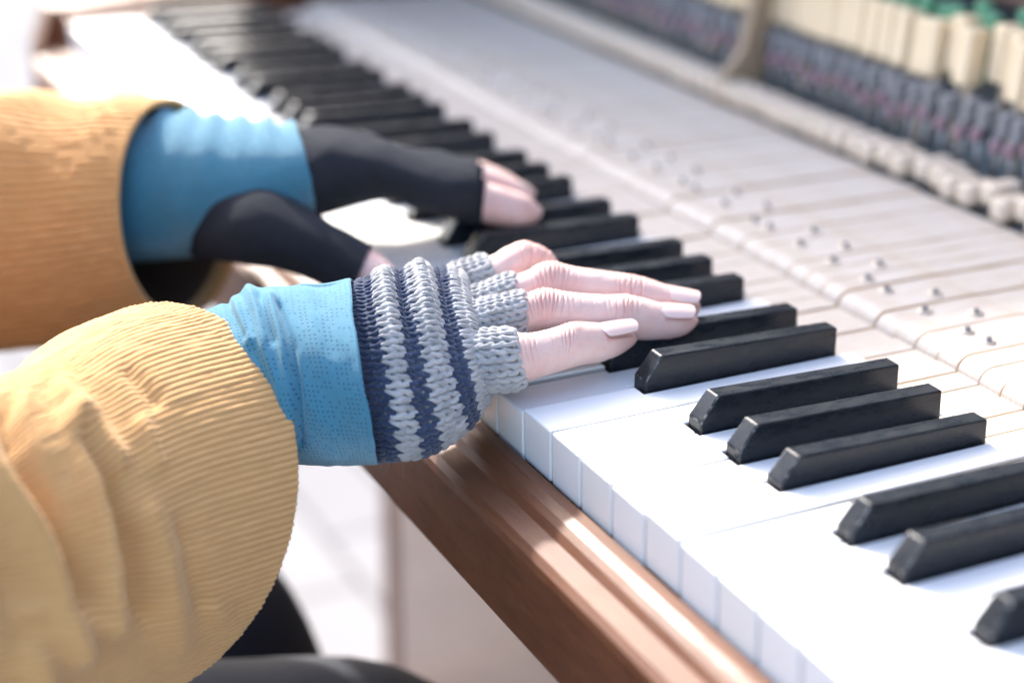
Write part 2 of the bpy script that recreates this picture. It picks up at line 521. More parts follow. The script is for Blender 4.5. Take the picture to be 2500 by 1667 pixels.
LINING = mat_plain("dark_brown_lining", (0.085, 0.045, 0.026), 0.8, 0.2, 80)
DENIM = mat_plain("dark_navy_twill", (0.018, 0.022, 0.034), 0.85, 0.25, 120, 0.3)
WHITECLOTH = mat_plain("white_cotton_cloth", (0.78, 0.77, 0.75), 0.85, 0.05, 80, 0.3)
HAIR = mat_plain("dark_brown_hair", (0.035, 0.02, 0.013), 0.5, 0.4, 120, 0.5)
LEATHER = mat_plain("dark_shoe_leather", (0.02, 0.017, 0.015), 0.5, 0.3, 80)
PAVING = mat_paving()

# ------------------------------------------------------------------ ground
FLOOR = -730.0
bm = bmesh.new()
vs_ = [bm.verts.new((x, y, FLOOR * MM)) for x, y in ((-60, -60), (60, -60), (60, 60), (-60, 60))]
bm.faces.new(vs_)
g = bm_obj("ground", bm, PAVING); g["kind"] = "structure"

# ------------------------------------------------------------------ piano
OCT = 164.5; WW = 23.5
piano = empty("upright_piano", (-94, 200, FLOOR), "brown upright piano with its front open, showing keys, key sticks and action", "piano")
# --- keys. C of octave 0 starts at x = 0; lowest key A at x = -705, highest C ends at x = 517
NAMES = ["C", "C#", "D", "D#", "E", "F", "F#", "G", "G#", "A", "A#", "B"]
WIDX = {"C": 0, "D": 1, "E": 2, "F": 3, "G": 4, "A": 5, "B": 6}
BC = {"C#": WW - 2.3, "D#": 2 * WW + 2.3, "F#": 4 * WW - 3.1, "G#": 5 * WW, "A#": 6 * WW + 3.1}
STK = [0, 13.7, 27.6, 42, 55.9, 70.5, 83.5, 97.4, 110.6, 124.3, 137.8, 151.3, 164.5]
BLK_W, BLK_T, YB, YT, YK, HF, HB = 9.9, 8.3, 51.0, 58.2, 143.5, 13.1, 10.6
DZ_W = {("D", 0): -1.6, ("B", 0): 0.9, ("A", 0): -0.5, ("E", 0): 0.3, ("G", 0): 0.1}
DZ_B = {("D#", 0): 1.2, ("F#", 0): 0.7, ("G#", 0): 0.2, ("A#", 0): -0.8, ("C#", 0): -0.3}

def blk_poly_bounds(n):
    return BC[n] - BLK_W / 2 - 0.9, BC[n] + BLK_W / 2 + 0.9
def white_mesh(n):
    i = WIDX[n]; x0 = i * WW + 0.55; x1 = (i + 1) * WW - 0.55
    left = {"D": "C#", "E": "D#", "G": "F#", "A": "G#", "B": "A#"}.get(n)
    right = {"C": "C#", "D": "D#", "F": "F#", "G": "G#", "A": "A#"}.get(n)
    yn = YB - 1.2; ye = 151.0
    pts = [(x0, 0.0), (x1, 0.0)]
    if right:
        xr = blk_poly_bounds(right)[0]; pts += [(x1, yn), (xr, yn), (xr, ye)]
    else: pts += [(x1, ye)]
    if left:
        xl = blk_poly_bounds(left)[1]; pts += [(xl, ye), (xl, yn), (x0, yn)]
    else: pts += [(x0, ye)]
    xc = i * WW
    bm = bmesh.new()
    top = [bm.verts.new(((x - xc) * MM, y * MM, 0)) for x, y in pts]
    bot = [bm.verts.new(((x - xc) * MM, (y + (0.6 if y == 0 else 0)) * MM, -21.5 * MM)) for x, y in pts]
    bm.faces.new(top); bm.faces.new(bot[::-1])
    k = len(pts)
    for a in range(k):
        bm.faces.new((bot[a], bot[(a + 1) % k], top[(a + 1) % k], top[a]))
    bmesh.ops.recalc_face_normals(bm, faces=bm.faces)
    bm.edges.ensure_lookup_table()
    es = [e for e in bm.edges if all(abs(v.co.z) < 1e-6 for v in e.verts) or (all(v.co.y < 0.001 for v in e.verts) and abs(e.verts[0].co.z - e.verts[1].co.z) > 0.01)]
    bmesh.ops.bevel(bm, geom=es, offset=0.95 * MM, segments=4, profile=0.5, affect='EDGES')
    bmesh.ops.triangulate(bm, faces=[f for f in bm.faces if len(f.verts) > 4])
    for f in bm.faces:
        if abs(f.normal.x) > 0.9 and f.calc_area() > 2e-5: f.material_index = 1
    me = bpy.data.meshes.new("white_key"); bm.to_mesh(me); bm.free()
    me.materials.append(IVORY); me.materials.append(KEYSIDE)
    return me
WHITE = {n: white_mesh(n) for n in WIDX}
def black_mesh():
    bm = bmesh.new()
    def ring(y, z, hw): return [bm.verts.new((-hw * MM, y * MM, z * MM)), bm.verts.new((hw * MM, y * MM, z * MM))]
    hb, ht = BLK_W / 2, BLK_T / 2
    mid = lambda z: hb + (ht - hb) * z / HF
    prof = [(YB, -9.0, hb), (YB, 3.4, mid(3.4)), (YT, HF, ht), (YK, HB, ht), (YK, -9.0, hb)]
    rs = [ring(*p) for p in prof]
    for a in range(5):
        r0, r1 = rs[a], rs[(a + 1) % 5]
        bm.faces.new((r0[0], r0[1], r1[1], r1[0]))
    bm.faces.new([r[0] for r in rs]); bm.faces.new([r[1] for r in rs][::-1])
    bmesh.ops.recalc_face_normals(bm, faces=bm.faces)
    es = [e for e in bm.edges if max(v.co.z for v in e.verts) > 0.001]
    bmesh.ops.bevel(bm, geom=es, offset=0.85 * MM, segments=4, profile=0.55, affect='EDGES')
    for f in bm.faces:
        c_ = f.calc_center_median()
        off_axis = max(abs(f.normal.x), abs(f.normal.z), abs(f.normal.y)) < 0.985
        slope = abs(f.normal.x) < 0.05 and 0.7 < abs(f.normal.y) < 0.87
        if off_axis and not slope and f.calc_area() < 1.2e-5 and c_.y < 0.0605 and c_.z > 0.0015: f.material_index = 1
    bmesh.ops.triangulate(bm, faces=[f for f in bm.faces if len(f.verts) > 4])
    me = bpy.data.meshes.new("black_key"); bm.to_mesh(me); bm.free()
    me.materials.append(EBONY); me.materials.append(EBONY_WORN)
    return me
BLACK = black_mesh()
def stick_mesh(w):
    """key stick: low front part, rounded step up at y = 184, flat top back to y = 352 (x centred)"""
    prof = [(146, -25), (146, -4), (183.5, -4)]
    for a in np.linspace(0, 90, 7):
        prof.append((190.5 - 7 * math.cos(math.radians(a)), -3.8 + 6.3 * math.sin(math.radians(a))))
    prof += [(240, 2.5), (243, 2.0), (316, 1.4), (316, -25)]
    hw = w / 2 - 0.2
    bm = bmesh.new()
    A = [bm.verts.new((-hw * MM, y * MM, z * MM)) for y, z in prof]
    B = [bm.verts.new((hw * MM, y * MM, z * MM)) for y, z in prof]
    k = len(prof)
    for a in range(k):
        f = bm.faces.new((A[a], A[(a + 1) % k], B[(a + 1) % k], B[a]))
    fa = bm.faces.new(A[::-1]); fb = bm.faces.new(B)
    bmesh.ops.recalc_face_normals(bm, faces=bm.faces)
    es = [e for e in bm.edges if e.calc_face_angle(0) > 1.2 and len({f for f in e.link_faces} & {fa, fb}) == 1 and min(v.co.z for v in e.verts) > -0.01]
    bmesh.ops.bevel(bm, geom=es, offset=0.5 * MM, segments=2, profile=0.5, affect='EDGES')
    for f in bm.faces:
        if abs(f.normal.x) > 0.9: f.material_index = 1
    bmesh.ops.triangulate(bm, faces=[f for f in bm.faces if len(f.verts) > 4])
    me = bpy.data.meshes.new("key_stick"); bm.to_mesh(me); bm.free()
    me.materials.append(STICK); me.materials.append(RAW)
    return me
STICKS = {k: stick_mesh(STK[k + 1] - STK[k]) for k in range(12)}
def lathe_mesh(name, prof, seg, mats, split=None):
    """prof: (r,z) mm"""
    bm = bmesh.new(); rings = []
    for r, z in prof:
        rings.append([bm.verts.new((r * math.cos(2 * math.pi * k / seg) * MM, r * math.sin(2 * math.pi * k / seg) * MM, z * MM)) for k in range(seg)])
    for i, (r0, r1) in enumerate(zip(rings[:-1], rings[1:])):
        for k in range(seg):
            f = bm.faces.new((r0[k], r0[(k + 1) % seg], r1[(k + 1) % seg], r1[k])); f.smooth = True
            if split is not None and i < split: f.material_index = 1
    bm.faces.new(rings[0][::-1]); bm.faces.new(rings[-1])
    bmesh.ops.recalc_face_normals(bm, faces=bm.faces)
    me = bpy.data.meshes.new(name); bm.to_mesh(me); bm.free()
    for m in mats: me.materials.append(m)
    return me
PIN = lathe_mesh("balance_pin", [(3.4, 0), (3.4, 0.7), (1.5, 0.8), (1.4, 2.2), (1.0, 2.9), (0.3, 3.1)], 12, [PINMETAL, BUFF], split=2)

def child_data(name, me, parent, loc):
    o = bpy.data.objects.new(name, me); link(o, parent)
    o.location = [c * MM for c in loc]
    return o
ploc = np.array([-94, 200, FLOOR])
notes = []
for o in range(-5, 4):
    for k, n in enumerate(NAMES):
        if o == -5 and k < 9: continue
        if o == 3 and k > 0: continue
        notes.append((o, k, n))
for o, k, n in notes:
    xs = o * OCT + (STK[k] + STK[k + 1]) / 2
    dz = random.uniform(-0.35, 0.35)
    if "#" in n:
        dz = DZ_B.get((n, o), dz)
        x = o * OCT + BC[n] + random.uniform(-0.3, 0.3)
        key = child_data("black_key", BLACK, piano, np.array([x, 0, dz]) - ploc)
    else:
        dz = DZ_W.get((n, o), dz)
        x = o * OCT + WIDX[n] * WW
        key = child_data("white_key", WHITE[n], piano, np.array([x, 0, dz]) - ploc)
    key.rotation_euler.z = random.uniform(-0.0012, 0.0012)
    z2 = random.uniform(-0.5, 0.5)
    child_data("key_stick", STICKS[k], key, (xs - x, 0, z2 - dz * 0.7))
    child_data("balance_pin", PIN, key, (xs - x + random.uniform(-0.5, 0.5), 222 if "#" in n else 205, 2.5 + z2 - dz * 0.7))
X0, X1 = -706.0, 518.0
# --- key slip and bed
extrude_x("key_slip", [(-1.6, -19.6), (-6.5, -19.8), (-10.5, -21.0), (-13.2, -22.8), (-15.0, -24.9), (-15.6, -25.6), (-24.6, -26.4), (-27.2, -28.8), (-27.8, -32), (-27.8, -66), (-26, -69), (-1.6, -69)], X0 - 12, X1 + 12, WALNUT, piano, bevel=0.8, seg=3)
box("key_bed", (X0 - 12, X1 + 12, -1.0, 440, -69, -40), RAW, piano, 1.0)
box("front_rail", (X0, X1, 8, 36, -39.5, -24), RAW, piano, 1.0)
box("balance_rail", (X0, X1, 188, 238, -39.5, -26), RAW, piano, 1.0)
box("rail_felt", (X0, X1, 156, 183, -39.5, -27.5), GREYFELT, piano, 1.0)
box("back_rail", (X0, X1, 310, 350, -39.5, -26), RAW, piano, 1.0)
# --- cheeks, arms, sides, posts
for sgn, xe in ((-1, X0), (1, X1)):
    a, b_ = (xe - 26, xe - 1.0) if sgn < 0 else (xe + 1.0, xe + 26)
    box("cheek_block", (a, b_, 0, 150, -19, 4), WALNUT, piano, 3.0, 3)
    c, d = (a - 27, a - 0.5) if sgn < 0 else (b_ + 0.5, b_ + 27)
    extrude_x("case_side", [(-20, -60), (-20, -25), (-8, 8), (60, 12), (146, 14), (149, 30), (150, 60), (150, 640), (500, 640), (500, FLOOR + 60), (262, FLOOR + 60), (262, -60)], c, d, WALNUT, piano, 2.0, 2)  # unseen upper part made tall and brought forward to shade the key sticks
    box("leg_post", (c - 4, d + 4, -14, 34, FLOOR + 60.5, -60.5), WALNUT, piano, 3.0, 2)
    box("toe_block", (c - 6, d + 6, -24, 505, FLOOR + 0.5, FLOOR + 60), WALNUT, piano, 3.0, 2)
box("lower_panel", (X0 - 26, X1 + 26, 264, 280, FLOOR + 70, -69.5), PANEL, piano, 2.0)
box("bottom_board", (X0 - 26, X1 + 26, 264, 499, FLOOR + 40, FLOOR + 60), WALNUT, piano, 1.0)
box("back_frame", (X0 - 26, X1 + 26, 470, 500, FLOOR + 61, 615), WALNUT, piano, 1.0)
box("iron_plate", (X0 - 20, X1 + 20, 440, 462, -69, 600), IRON, piano, 2.0)
box("hammer_rail", (X0 - 20, X1 + 20, 392, 420, 86, 165), BROWNFELT, piano, 6.0, 3)
box("action_rail", (X0 - 20, X1 + 20, 385, 400, 20, 70), IRON, piano, 3.0, 2)
box("action_beam", (X0 - 20, X1 + 20, 366, 384, -30, 18), IRON, piano, 4.0, 3)

for xb in (-700, -309, 75, 505):
    extrude_x("action_bracket", [(313, -24), (313, 14), (331, 34), (342, 96), (352, 96), (346, 40), (344, -24)], xb - 4, xb + 4, BRACKET, piano, 2.0, 2)
# --- action parts, one of each per note
def rbox_mesh(name, dims, mats, bevel, seg=3, tilt=None):
    bm = bmesh.new(); bm_box(bm, *dims, bevel=bevel, seg=seg)
    bmesh.ops.recalc_face_normals(bm, faces=bm.faces)
    for f in bm.faces: f.smooth = False
    me = bpy.data.meshes.new(name); bm.to_mesh(me); bm.free()
    for m in mats: me.materials.append(m)
    return me
WIPPEN = rbox_mesh("wippen", (-5.6, 5.6, -9, 12, -6, 6), [BUFF], 3.4)
CAPSTAN = lathe_mesh("capstan", [(2.4, 0), (2.4, 5), (3.4, 5.5), (3.4, 9), (2.0, 10)], 10, [STEEL])
WIRE = lathe_mesh("bridle_wire", [(0.9, 0), (0.9, 30)], 8, [STEEL])
BUTTON = lathe_mesh("felt_button", [(1.2, -4), (2.8, -2.8), (3.3, 0), (2.8, 2.8), (1.2, 4)], 12, [REDFELT])
STRAP = rbox_mesh("bridle_strap", (-3.0, 3.0, -2.0, 9, 0, 13), [LILAC], 1.2, 2)
CATCH = rbox_mesh("catcher", (-5.6, 5.6, -7, 7, 0, 31), [CREAM], 1.6, 2)
CFELT = rbox_mesh("catcher_felt", (-5.2, 5.2, 7.3, 14, 1, 39), [GREENFELT], 1.5, 2)
SHANK = rbox_mesh("catcher_shank", (-1.8, 1.8, -1.8, 1.8, -40, 1), [BUFF], 0.6, 1)
for q, (o, k, n) in enumerate(notes):
    xs = o * OCT + (STK[k] + STK[k + 1]) / 2
    r = random.uniform
    up = 0.0; back = 0.0
    pat = {-11: (12, 8), -25: (-4, 0), -38: (10, 10), -52: (-3, 0), -66: (12, 12), -80: (-1, 2), -94: (11, 12), -107: (3, 9), -121: (3, 12), -148: (4, 6), -175: (-3, 3)}
    for px_, v_ in pat.items():
        if abs(xs - px_) < 6.5: up, back = v_
    w = child_data("wippen", WIPPEN, piano, np.array([xs, 322 + back * 0.45 + r(-0.5, 0.5), 10 + (up * 0.25) + r(-0.5, 0.5)]) - ploc)
    child_data("capstan", CAPSTAN, w, (0, 2, -13))
    wi = child_data("bridle_wire", WIRE, piano, np.array([xs + r(-0.8, 0.8), 346 + r(-1, 1), 2]) - ploc)
    wi.rotation_euler = (r(-0.05, 0.05), r(-0.05, 0.05), 0)
    child_data("felt_button", BUTTON, wi, (r(-0.6, 0.6), -2, 27 + up * 0.3 + r(-2, 2)))
    child_data("bridle_strap", STRAP, wi, (0, 1, 31 + up * 0.3))
    wi2 = child_data("damper_wire", WIRE, piano, np.array([xs + 6.5 + r(-0.8, 0.8), 352 + r(-1, 1), 4]) - ploc)
    wi2.rotation_euler = (r(-0.05, 0.05), r(-0.05, 0.05), 0)
    c = child_data("catcher", CATCH, piano, np.array([xs, 358 + back + r(-0.5, 0.5), 50 + up + r(-0.8, 0.8)]) - ploc)
    c.rotation_euler.x = -0.08 + r(-0.02, 0.02)
    child_data("catcher_felt", CFELT, c, (0, 0, 0))
    child_data("catcher_shank", SHANK, c, (0, 3, 0))

# ------------------------------------------------------------------ the player
person = empty("person", (-110, -440, FLOOR), "seated player in mustard corduroy jacket and fingerless gloves, both hands on the keys", "person")
def zf(x, y):                                              # close-up coordinates of the fingers -> 2352 px picture
    return ((1200 + x * 0.2551) / S25, (560 + y * 0.2551) / S25)
def fcs(T, B, d, k=1.0, lean=0.0):
    a = cs(zf(*T), zf(*B), (0, 0, 1), d)
    r = np.linalg.norm(a[1]) * k
    return (a[0], a[1], -FWD * r)
def csil(T, B, near, d):
    H = math.hypot(T[0] - B[0], T[1] - B[1]) / 2
    f = math.sqrt(max(0.05, 1 - (near[1] / H) ** 2))
    c, v, w = cs(T, B, near, d)
    return (c, v * f, w)

PHI = math.radians(34)                                     # the back of each finger, from the outline top towards the camera
class Finger:
    def __init__(self, st, creases, nail, nv=300, nu=120, knuck=()):
        self.t = Tube(st); self.cre = creases; self.nail = nail; self.nv, self.nu = nv, nu; self.knuck = knuck
    def px_to_s(self, x):
        """length along the finger at close-up x"""
        best = np.linspace(0, self.t.length, 800)
        c, _, _ = self.t.frame(best)
        q = c - CAM; d = q @ FWD
        px = 1250 + FPX * (q @ RGT) / d
        return float(np.interp(x, np.maximum.accumulate((px - 1200) / 0.2551) + np.arange(800) * 1e-6, best))
    def build(self):
        t = self.t
        vv = np.linspace(0, t.length, self.nv)
        TH, VV = np.meshgrid(np.arange(self.nu) / self.nu * 2 * np.pi, vv)
        d = np.zeros_like(TH); fl = np.zeros_like(TH)
        dth = (TH - PHI + np.pi) % (2 * np.pi) - np.pi      # 0 at the back of the finger
        wob = vnoise(TH * 2.2 + 3, VV * 0.35)
        for (x, depth, width, spread, curve) in self.cre:
            s0 = self.px_to_s(x)
            pos = s0 + curve * dth ** 2 + 0.45 * vnoise(TH * 3.1 + x * 0.01, VV * 0 + x * 0.37) + 0.18 * vnoise(TH * 9 + x, VV * 0 + 2.2)
            fade = np.exp(-(np.abs(dth) / spread) ** 4)
            g_ = np.exp(-((VV - pos) / width) ** 2) * fade
            depth = depth * 1.15; d -= depth * g_
            d += depth * 0.35 * np.exp(-((VV - pos - width * 2.1) / (width * 1.5)) ** 2) * fade
            fl = np.maximum(fl, g_ * min(1.0, depth * 1.6))
        for (x, amp, w) in self.knuck:
            s0 = self.px_to_s(x)
            k = np.exp(-((VV - s0) / w) ** 2) * np.exp(-(dth / 1.1) ** 2)
            d += amp * k; fl = np.maximum(fl, 0.30 * k)
        d += 0.10 * vnoise(TH * 3, VV * 0.25) + 0.05 * wob
        # pinker finger pad and tip
        fl = np.maximum(fl, 0.28 * np.clip((VV - t.length + 16) / 14, 0, 1) * np.clip(0.4 + np.abs(dth) / 2.2, 0, 1))
        if self.nail:
            x0, half, length, rad, tiltup = self.nail
            s0 = self.px_to_s(x0)
            m = 1 / (1 + np.exp(-(VV - s0 - 2.0 - 2.5 * (dth / 0.9) ** 2) / 0.25)) * 1 / (1 + np.exp((np.abs(dth) - half * 1.02) / 0.045))
            rim = np.exp(-((VV - s0 - 1.3 - 2.5 * (dth / 0.9) ** 2) / 0.9) ** 2) * (np.abs(dth) < half * 1.2) + np.exp(-((np.abs(dth) - half * 1.12) / 0.10) ** 2) * (VV > s0 + 2.5) * (VV < s0 + length)
            d += -0.5 * m + 0.28 * np.clip(rim, 0, 1)
            fl = np.maximum(fl, 0.5 * np.clip(rim, 0, 1))
        P = t.raw(TH, VV) + t.normal(TH, VV) * d[..., None]
        return P.reshape(-1, 3), fl.reshape(-1)
    def nail_mesh(self):
        x0, half, length, rad, tiltup = self.nail
        s0 = self.px_to_s(x0); t = self.t
        S = np.array([s0, s0 + 3.0])
        c, a, b = t.frame(S)
        th = np.full(2, PHI)
        p = t.at(th, S)
        ax = t.frame(np.array([min(s0 + 7, t.length * 0.985)]))[0][0] - c[0]; ax /= np.linalg.norm(ax)
        n = (math.cos(PHI) * UPV - math.sin(PHI) * FWD); n -= ax * (n @ ax); n /= np.linalg.norm(n)
        ax = ax * math.cos(tiltup) + n * math.sin(tiltup); n = n - ax * (n @ ax); n /= np.linalg.norm(n)
        lat = np.cross(ax, n)
        r = rad
        nt_, ns = 40, 28
        ss = np.linspace(-1, 1, ns); tt = np.linspace(0, 1, nt_)
        SS, TT = np.meshgrid(ss, tt)
        start = 0.10 + 2.6 * (SS ** 2) ** 1.2
        end = length - 1.5 * SS ** 4 - 0.8 * SS ** 2
        X = start + (end - start) * TT
        ang = SS * half
        org = p[0] - n * 0.18
        def surf(o):
            wd = (0.90 + 0.10 * np.clip(X / 6.0, 0, 1)) * (1 - 0.16 * np.clip((X - 7) / (length - 7), 0, 1) ** 1.5)
            return (org + ax * X[..., None] + lat * ((r + o) * np.sin(ang * wd))[..., None]
                    + n * ((r + o) * np.cos(ang * wd) - r - 0.012 * (X - length * 0.5) ** 2 * 0.35 + 0.012 * (length * 0.5) ** 2 * 0.35)[..., None])
        top = surf(0.0).reshape(-1, 3); bot = surf(-0.42).reshape(-1, 3)
        V = np.concatenate([top, bot]); F = grid_faces(nt_, ns, False)
        k = nt_ * ns
        Fb = F[:, ::-1] + k
        edge = []
        loop = [(0, j) for j in range(ns)] + [(i, ns - 1) for i in range(1, nt_)] + [(nt_ - 1, j) for j in range(ns - 2, -1, -1)] + [(i, 0) for i in range(nt_ - 2, 0, -1)]
        ids = [i * ns + j for i, j in loop]
        for q in range(len(ids)):
            a_, b_ = ids[q], ids[(q + 1) % len(ids)]
            edge.append([a_, a_ + k, b_ + k, b_])
        F = np.concatenate([F, Fb, np.array(edge)])
        free = np.clip((X - (length - FREE) ) / 0.5, 0, 1).reshape(-1)
        lun = 0.35 * np.exp(-((X - 1.0) / 1.6) ** 2).reshape(-1)
        return V, F, np.tile(np.maximum(free, lun), 2)
FREE = 0.9

little = Finger([fcs((-620, 1120), (-540, 1500), 702), fcs((-300, 1040), (-220, 1520), 692), fcs((150, 985), (250, 1478), 690), fcs((400, 985), (480, 1415), 695), fcs((600, 938), (670, 1355), 700),
                 fcs((780, 890), (840, 1302), 704), fcs((1000, 893), (1055, 1268), 710), fcs((1150, 912), (1200, 1212), 714), fcs((1270, 940), (1305, 1150), 718),
                 fcs((1350, 982), (1368, 1095), 720), fcs((1390, 1028), (1395, 1055), 721)],
                [(215, .30, .32, 1.25, .3), (290, .34, .35, 1.2, .3), (345, .26, .3, 1.1, .2), (395, .28, .35, 1.2, .1), (440, .2, .3, 1.1, .1), (600, .12, .35, .9, -.2),
                 (690, .22, .35, 1.2, -.5), (725, .34, .36, 1.15, -.7), (765, .40, .38, 1.2, -.8), (800, .2, .3, 1.0, -.8)],
                (1045, 0.80, 18.2, 7.6, 0.035), knuck=[(770, .35, 5)])
ring = Finger([fcs((-350, 790), (-330, 1200), 698), fcs((0, 700), (20, 1112), 706), fcs((200, 650), (215, 1062), 711), fcs((350, 607), (355, 1022), 714), fcs((500, 574), (500, 1002), 717),
               fcs((700, 594), (690, 1007), 719), fcs((900, 614), (890, 1022), 722), fcs((1100, 627), (1090, 1037), 725), fcs((1300, 628), (1290, 1054), 728), fcs((1450, 655), (1440, 1060), 730),
               fcs((1600, 698), (1600, 1054), 732), fcs((1750, 728), (1760, 1034), 734), fcs((1870, 765), (1885, 988), 736), fcs((1945, 812), (1950, 925), 737), fcs((1978, 855), (1980, 880), 737.5)],
              [(300, .26, .35, 1.2, 1.8), (350, .42, .36, 1.2, 1.5), (395, .3, .3, 1.1, 1.1), (430, .44, .36, 1.15, .8), (475, .55, .38, 1.1, .3), (520, .42, .34, 1.0, 0), (555, .36, .32, 1.0, -.5), (600, .5, .36, 1.15, -1.0),
               (640, .4, .34, 1.15, -1.4), (690, .34, .32, 1.1, -1.2), (740, .22, .3, 1.0, -.8), (790, .2, .3, .9, -.6), (860, .16, .3, .9, -.5), (960, .12, .3, .8, 0),
               (1090, .2, .32, .9, .1), (1130, .22, .3, 1.0, 0), (1190, .36, .36, 1.2, -.4), (1220, .2, .3, .9, -.4), (1265, .46, .38, 1.2, -.7), (1300, .3, .3, 1.1, -.8), (1350, .26, .3, 1.0, -.9), (1400, .2, .3, .9, -.8)],
              (1590, 0.80, 16.2, 8.2, -0.02), knuck=[(500, .8, 6), (1270, .3, 5)])
middle = Finger([fcs((-350, 660), (-360, 1070), 714), fcs((0, 535), (-10, 945), 721), fcs((200, 445), (210, 860), 727), fcs((350, 392), (375, 805), 730), fcs((450, 340), (470, 760), 732), fcs((570, 315), (560, 742), 734),
                 fcs((720, 342), (680, 757), 735.5), fcs((900, 372), (850, 785), 737.5), fcs((1100, 399), (1050, 812), 740), fcs((1250, 421), (1205, 838), 742), fcs((1400, 446), (1350, 860), 743.5), fcs((1550, 485), (1500, 880), 745),
                 fcs((1680, 530), (1635, 898), 746), fcs((1800, 568), (1770, 905), 747), fcs((1900, 605), (1880, 885), 748), fcs((1975, 660), (1965, 830), 748.5), fcs((2003, 725), (2003, 755), 749)],
                [(380, .26, .34, 1.1, 1.6), (430, .38, .36, 1.2, 1.3), (480, .44, .36, 1.2, .7), (520, .36, .32, 1.1, .3), (560, .5, .38, 1.1, 0), (600, .42, .34, 1.1, -.5), (640, .3, .32, 1.0, -.9), (690, .38, .34, 1.2, -1.2), (730, .24, .3, 1.0, -1.0), (800, .18, .3, .9, -.6),
                 (1180, .2, .3, .9, 0), (1220, .32, .34, 1.1, -.2), (1270, .28, .32, 1.1, -.3), (1320, .4, .36, 1.2, -.4), (1360, .24, .3, 1.0, -.5), (1420, .36, .36, 1.2, -.6)],
                (1640, 0.80, 15.4, 8.3, 0.0), knuck=[(560, .8, 6), (1320, .3, 5)])
def ics(c, ang, r, d):
    """index finger sections: centre, axis angle (degrees, downwards positive), radius in close-up px"""
    a = math.radians(ang); ux, uy = math.sin(a), -math.cos(a)
    return fcs((c[0] + ux * r, c[1] + uy * r), (c[0] - ux * r, c[1] - uy * r), d)
index = Finger([ics((-330, 590), -20, 215, 732), ics((-60, 490), -22, 205, 738), ics((120, 412), -26, 200, 743), ics((235, 350), -22, 202, 746), ics((330, 325), 0, 208, 749), ics((415, 360), 35, 205, 752),
                ics((500, 450), 48, 195, 755), ics((600, 575), 52, 188, 759), ics((690, 690), 54, 182, 763), ics((770, 800), 54, 170, 766), ics((840, 900), 54, 145, 769), ics((880, 955), 54, 95, 770), ics((905, 990), 54, 15, 771)],
               [(300, .25, .4, 1.2, .6), (360, .3, .4, 1.2, .2), (420, .25, .4, 1.2, -.2)], None, knuck=[(340, .5, 6)])
fingers_r = [little, ring, middle, index]

# right hand inside the glove (glove surface is this tube)
hand_r = Tube([csil((770, 668), (832, 1040), (12, 55, 27), 692), csil((812, 655), (866, 1042), (15, 65, 29), 690), csil((860, 634), (925, 1040), (22, 78, 33), 690), csil((905, 618), (980, 1030), (22, 85, 35), 694),
               csil((950, 616), (1032, 1003), (22, 85, 35), 700), csil((1000, 620), (1080, 962), (20, 85, 35), 705), csil((1038, 618), (1100, 932), (18, 80, 34), 710), csil((1066, 645), (1118, 905), (15, 68, 29), 713), csil((1085, 690), (1128, 868), (10, 40, 20), 715)])
cuff_r = Tube([csil((330, 800), (500, 1090), (30, 20, 28), 692), csil((470, 712), (640, 1062), (25, 30, 32), 692), csil((575, 664), (725, 1064), (24, 35, 34), 690),
               csil((690, 656), (795, 1064), (22, 45, 35), 687), csil((803, 640), (870, 1060), (20, 62, 37), 682)])
sl_r = [csil((385, 698), (200, 1612), (412, 25, 40), 690), csil((235, 752), (60, 1690), (345, 22, 52), 670), csil((95, 842), (-60, 1800), (270, 20, 58), 644), csil((-60, 905), (-260, 1860), (230, 10, 62), 614),
        csil((-330, 950), (-520, 1960), (180, 0, 66), 585)]
E_c = sl_r[-1][0]
sl_r += [sec(E_c + (14, -52, 4), (-10, 22, 70), (68, 10, 5)), sec((88, -362, 55), (0, 58, 48), (66, 0, 0)), sec((76, -400, 160), (0, 68, 8), (64, 0, -8)), sec((45, -418, 246), (6, 72, 6), (66, 0, -30)), sec((-45, -430, 285), (10, 70, 10), (30, 0, -60))]
sleeve_r = Tube(sl_r)
sl_l = [csil((408, 238), (425, 725), (-100, 8, 46), 868), csil((200, 228), (195, 778), (-85, 8, 50), 885), csil((0, 232), (-10, 802), (-75, 8, 54), 900), csil((-250, 250), (-270, 850), (-60, 5, 60), 920)]
El = sl_l[-1][0]
sl_l += [sec((-352, -270, -18), (0, 15, 64), (62, -8, 0)), sec((-372, -345, 40), (0, 52, 48), (62, 0, 0)), sec((-345, -385, 150), (0, 66, 8), (62, 0, 8)), sec((-285, -415, 248), (0, 72, 0), (66, 0, 30)), sec((-190, -430, 285), (0, 70, 10), (30, 0, 60))]
sleeve_l = Tube(sl_l)
cuff_l = Tube([csil((200, 330), (200, 600), (10, 10, 30), 890), csil((320, 262), (320, 600), (0, 10, 36), 878), csil((420, 252), (430, 592), (0, 10, 36), 868), csil((550, 268), (580, 590), (15, 10, 37), 857), csil((674, 284), (722, 510), (28, 10, 36), 846)])
hand_l = Tube([csil((610, 305), (650, 540), (20, 10, 30), 852), csil((680, 300), (722, 502), (20, 20, 34), 847), csil((745, 291), (826, 468), (15, 25, 36), 847), csil((835, 302), (894, 457), (12, 25, 36), 849),
               csil((925, 332), (955, 478), (10, 25, 36), 852), csil((1020, 348), (1035, 500), (8, 25, 36), 856), csil((1095, 362), (1088, 500), (6, 22, 34), 860)])
def simple(T, B, d, k=1.0):
    a = cs(T, B, (0, 0, 1), d); return (a[0], a[1], -FWD * np.linalg.norm(a[1]) * k)
thumb_l = Tube([simple((440, 440), (430, 590), 868), simple((505, 440), (480, 595), 842), simple((610, 434), (560, 606), 822), simple((700, 475), (650, 620), 812), simple((780, 522), (735, 652), 806), simple((855, 566), (808, 692), 800)])
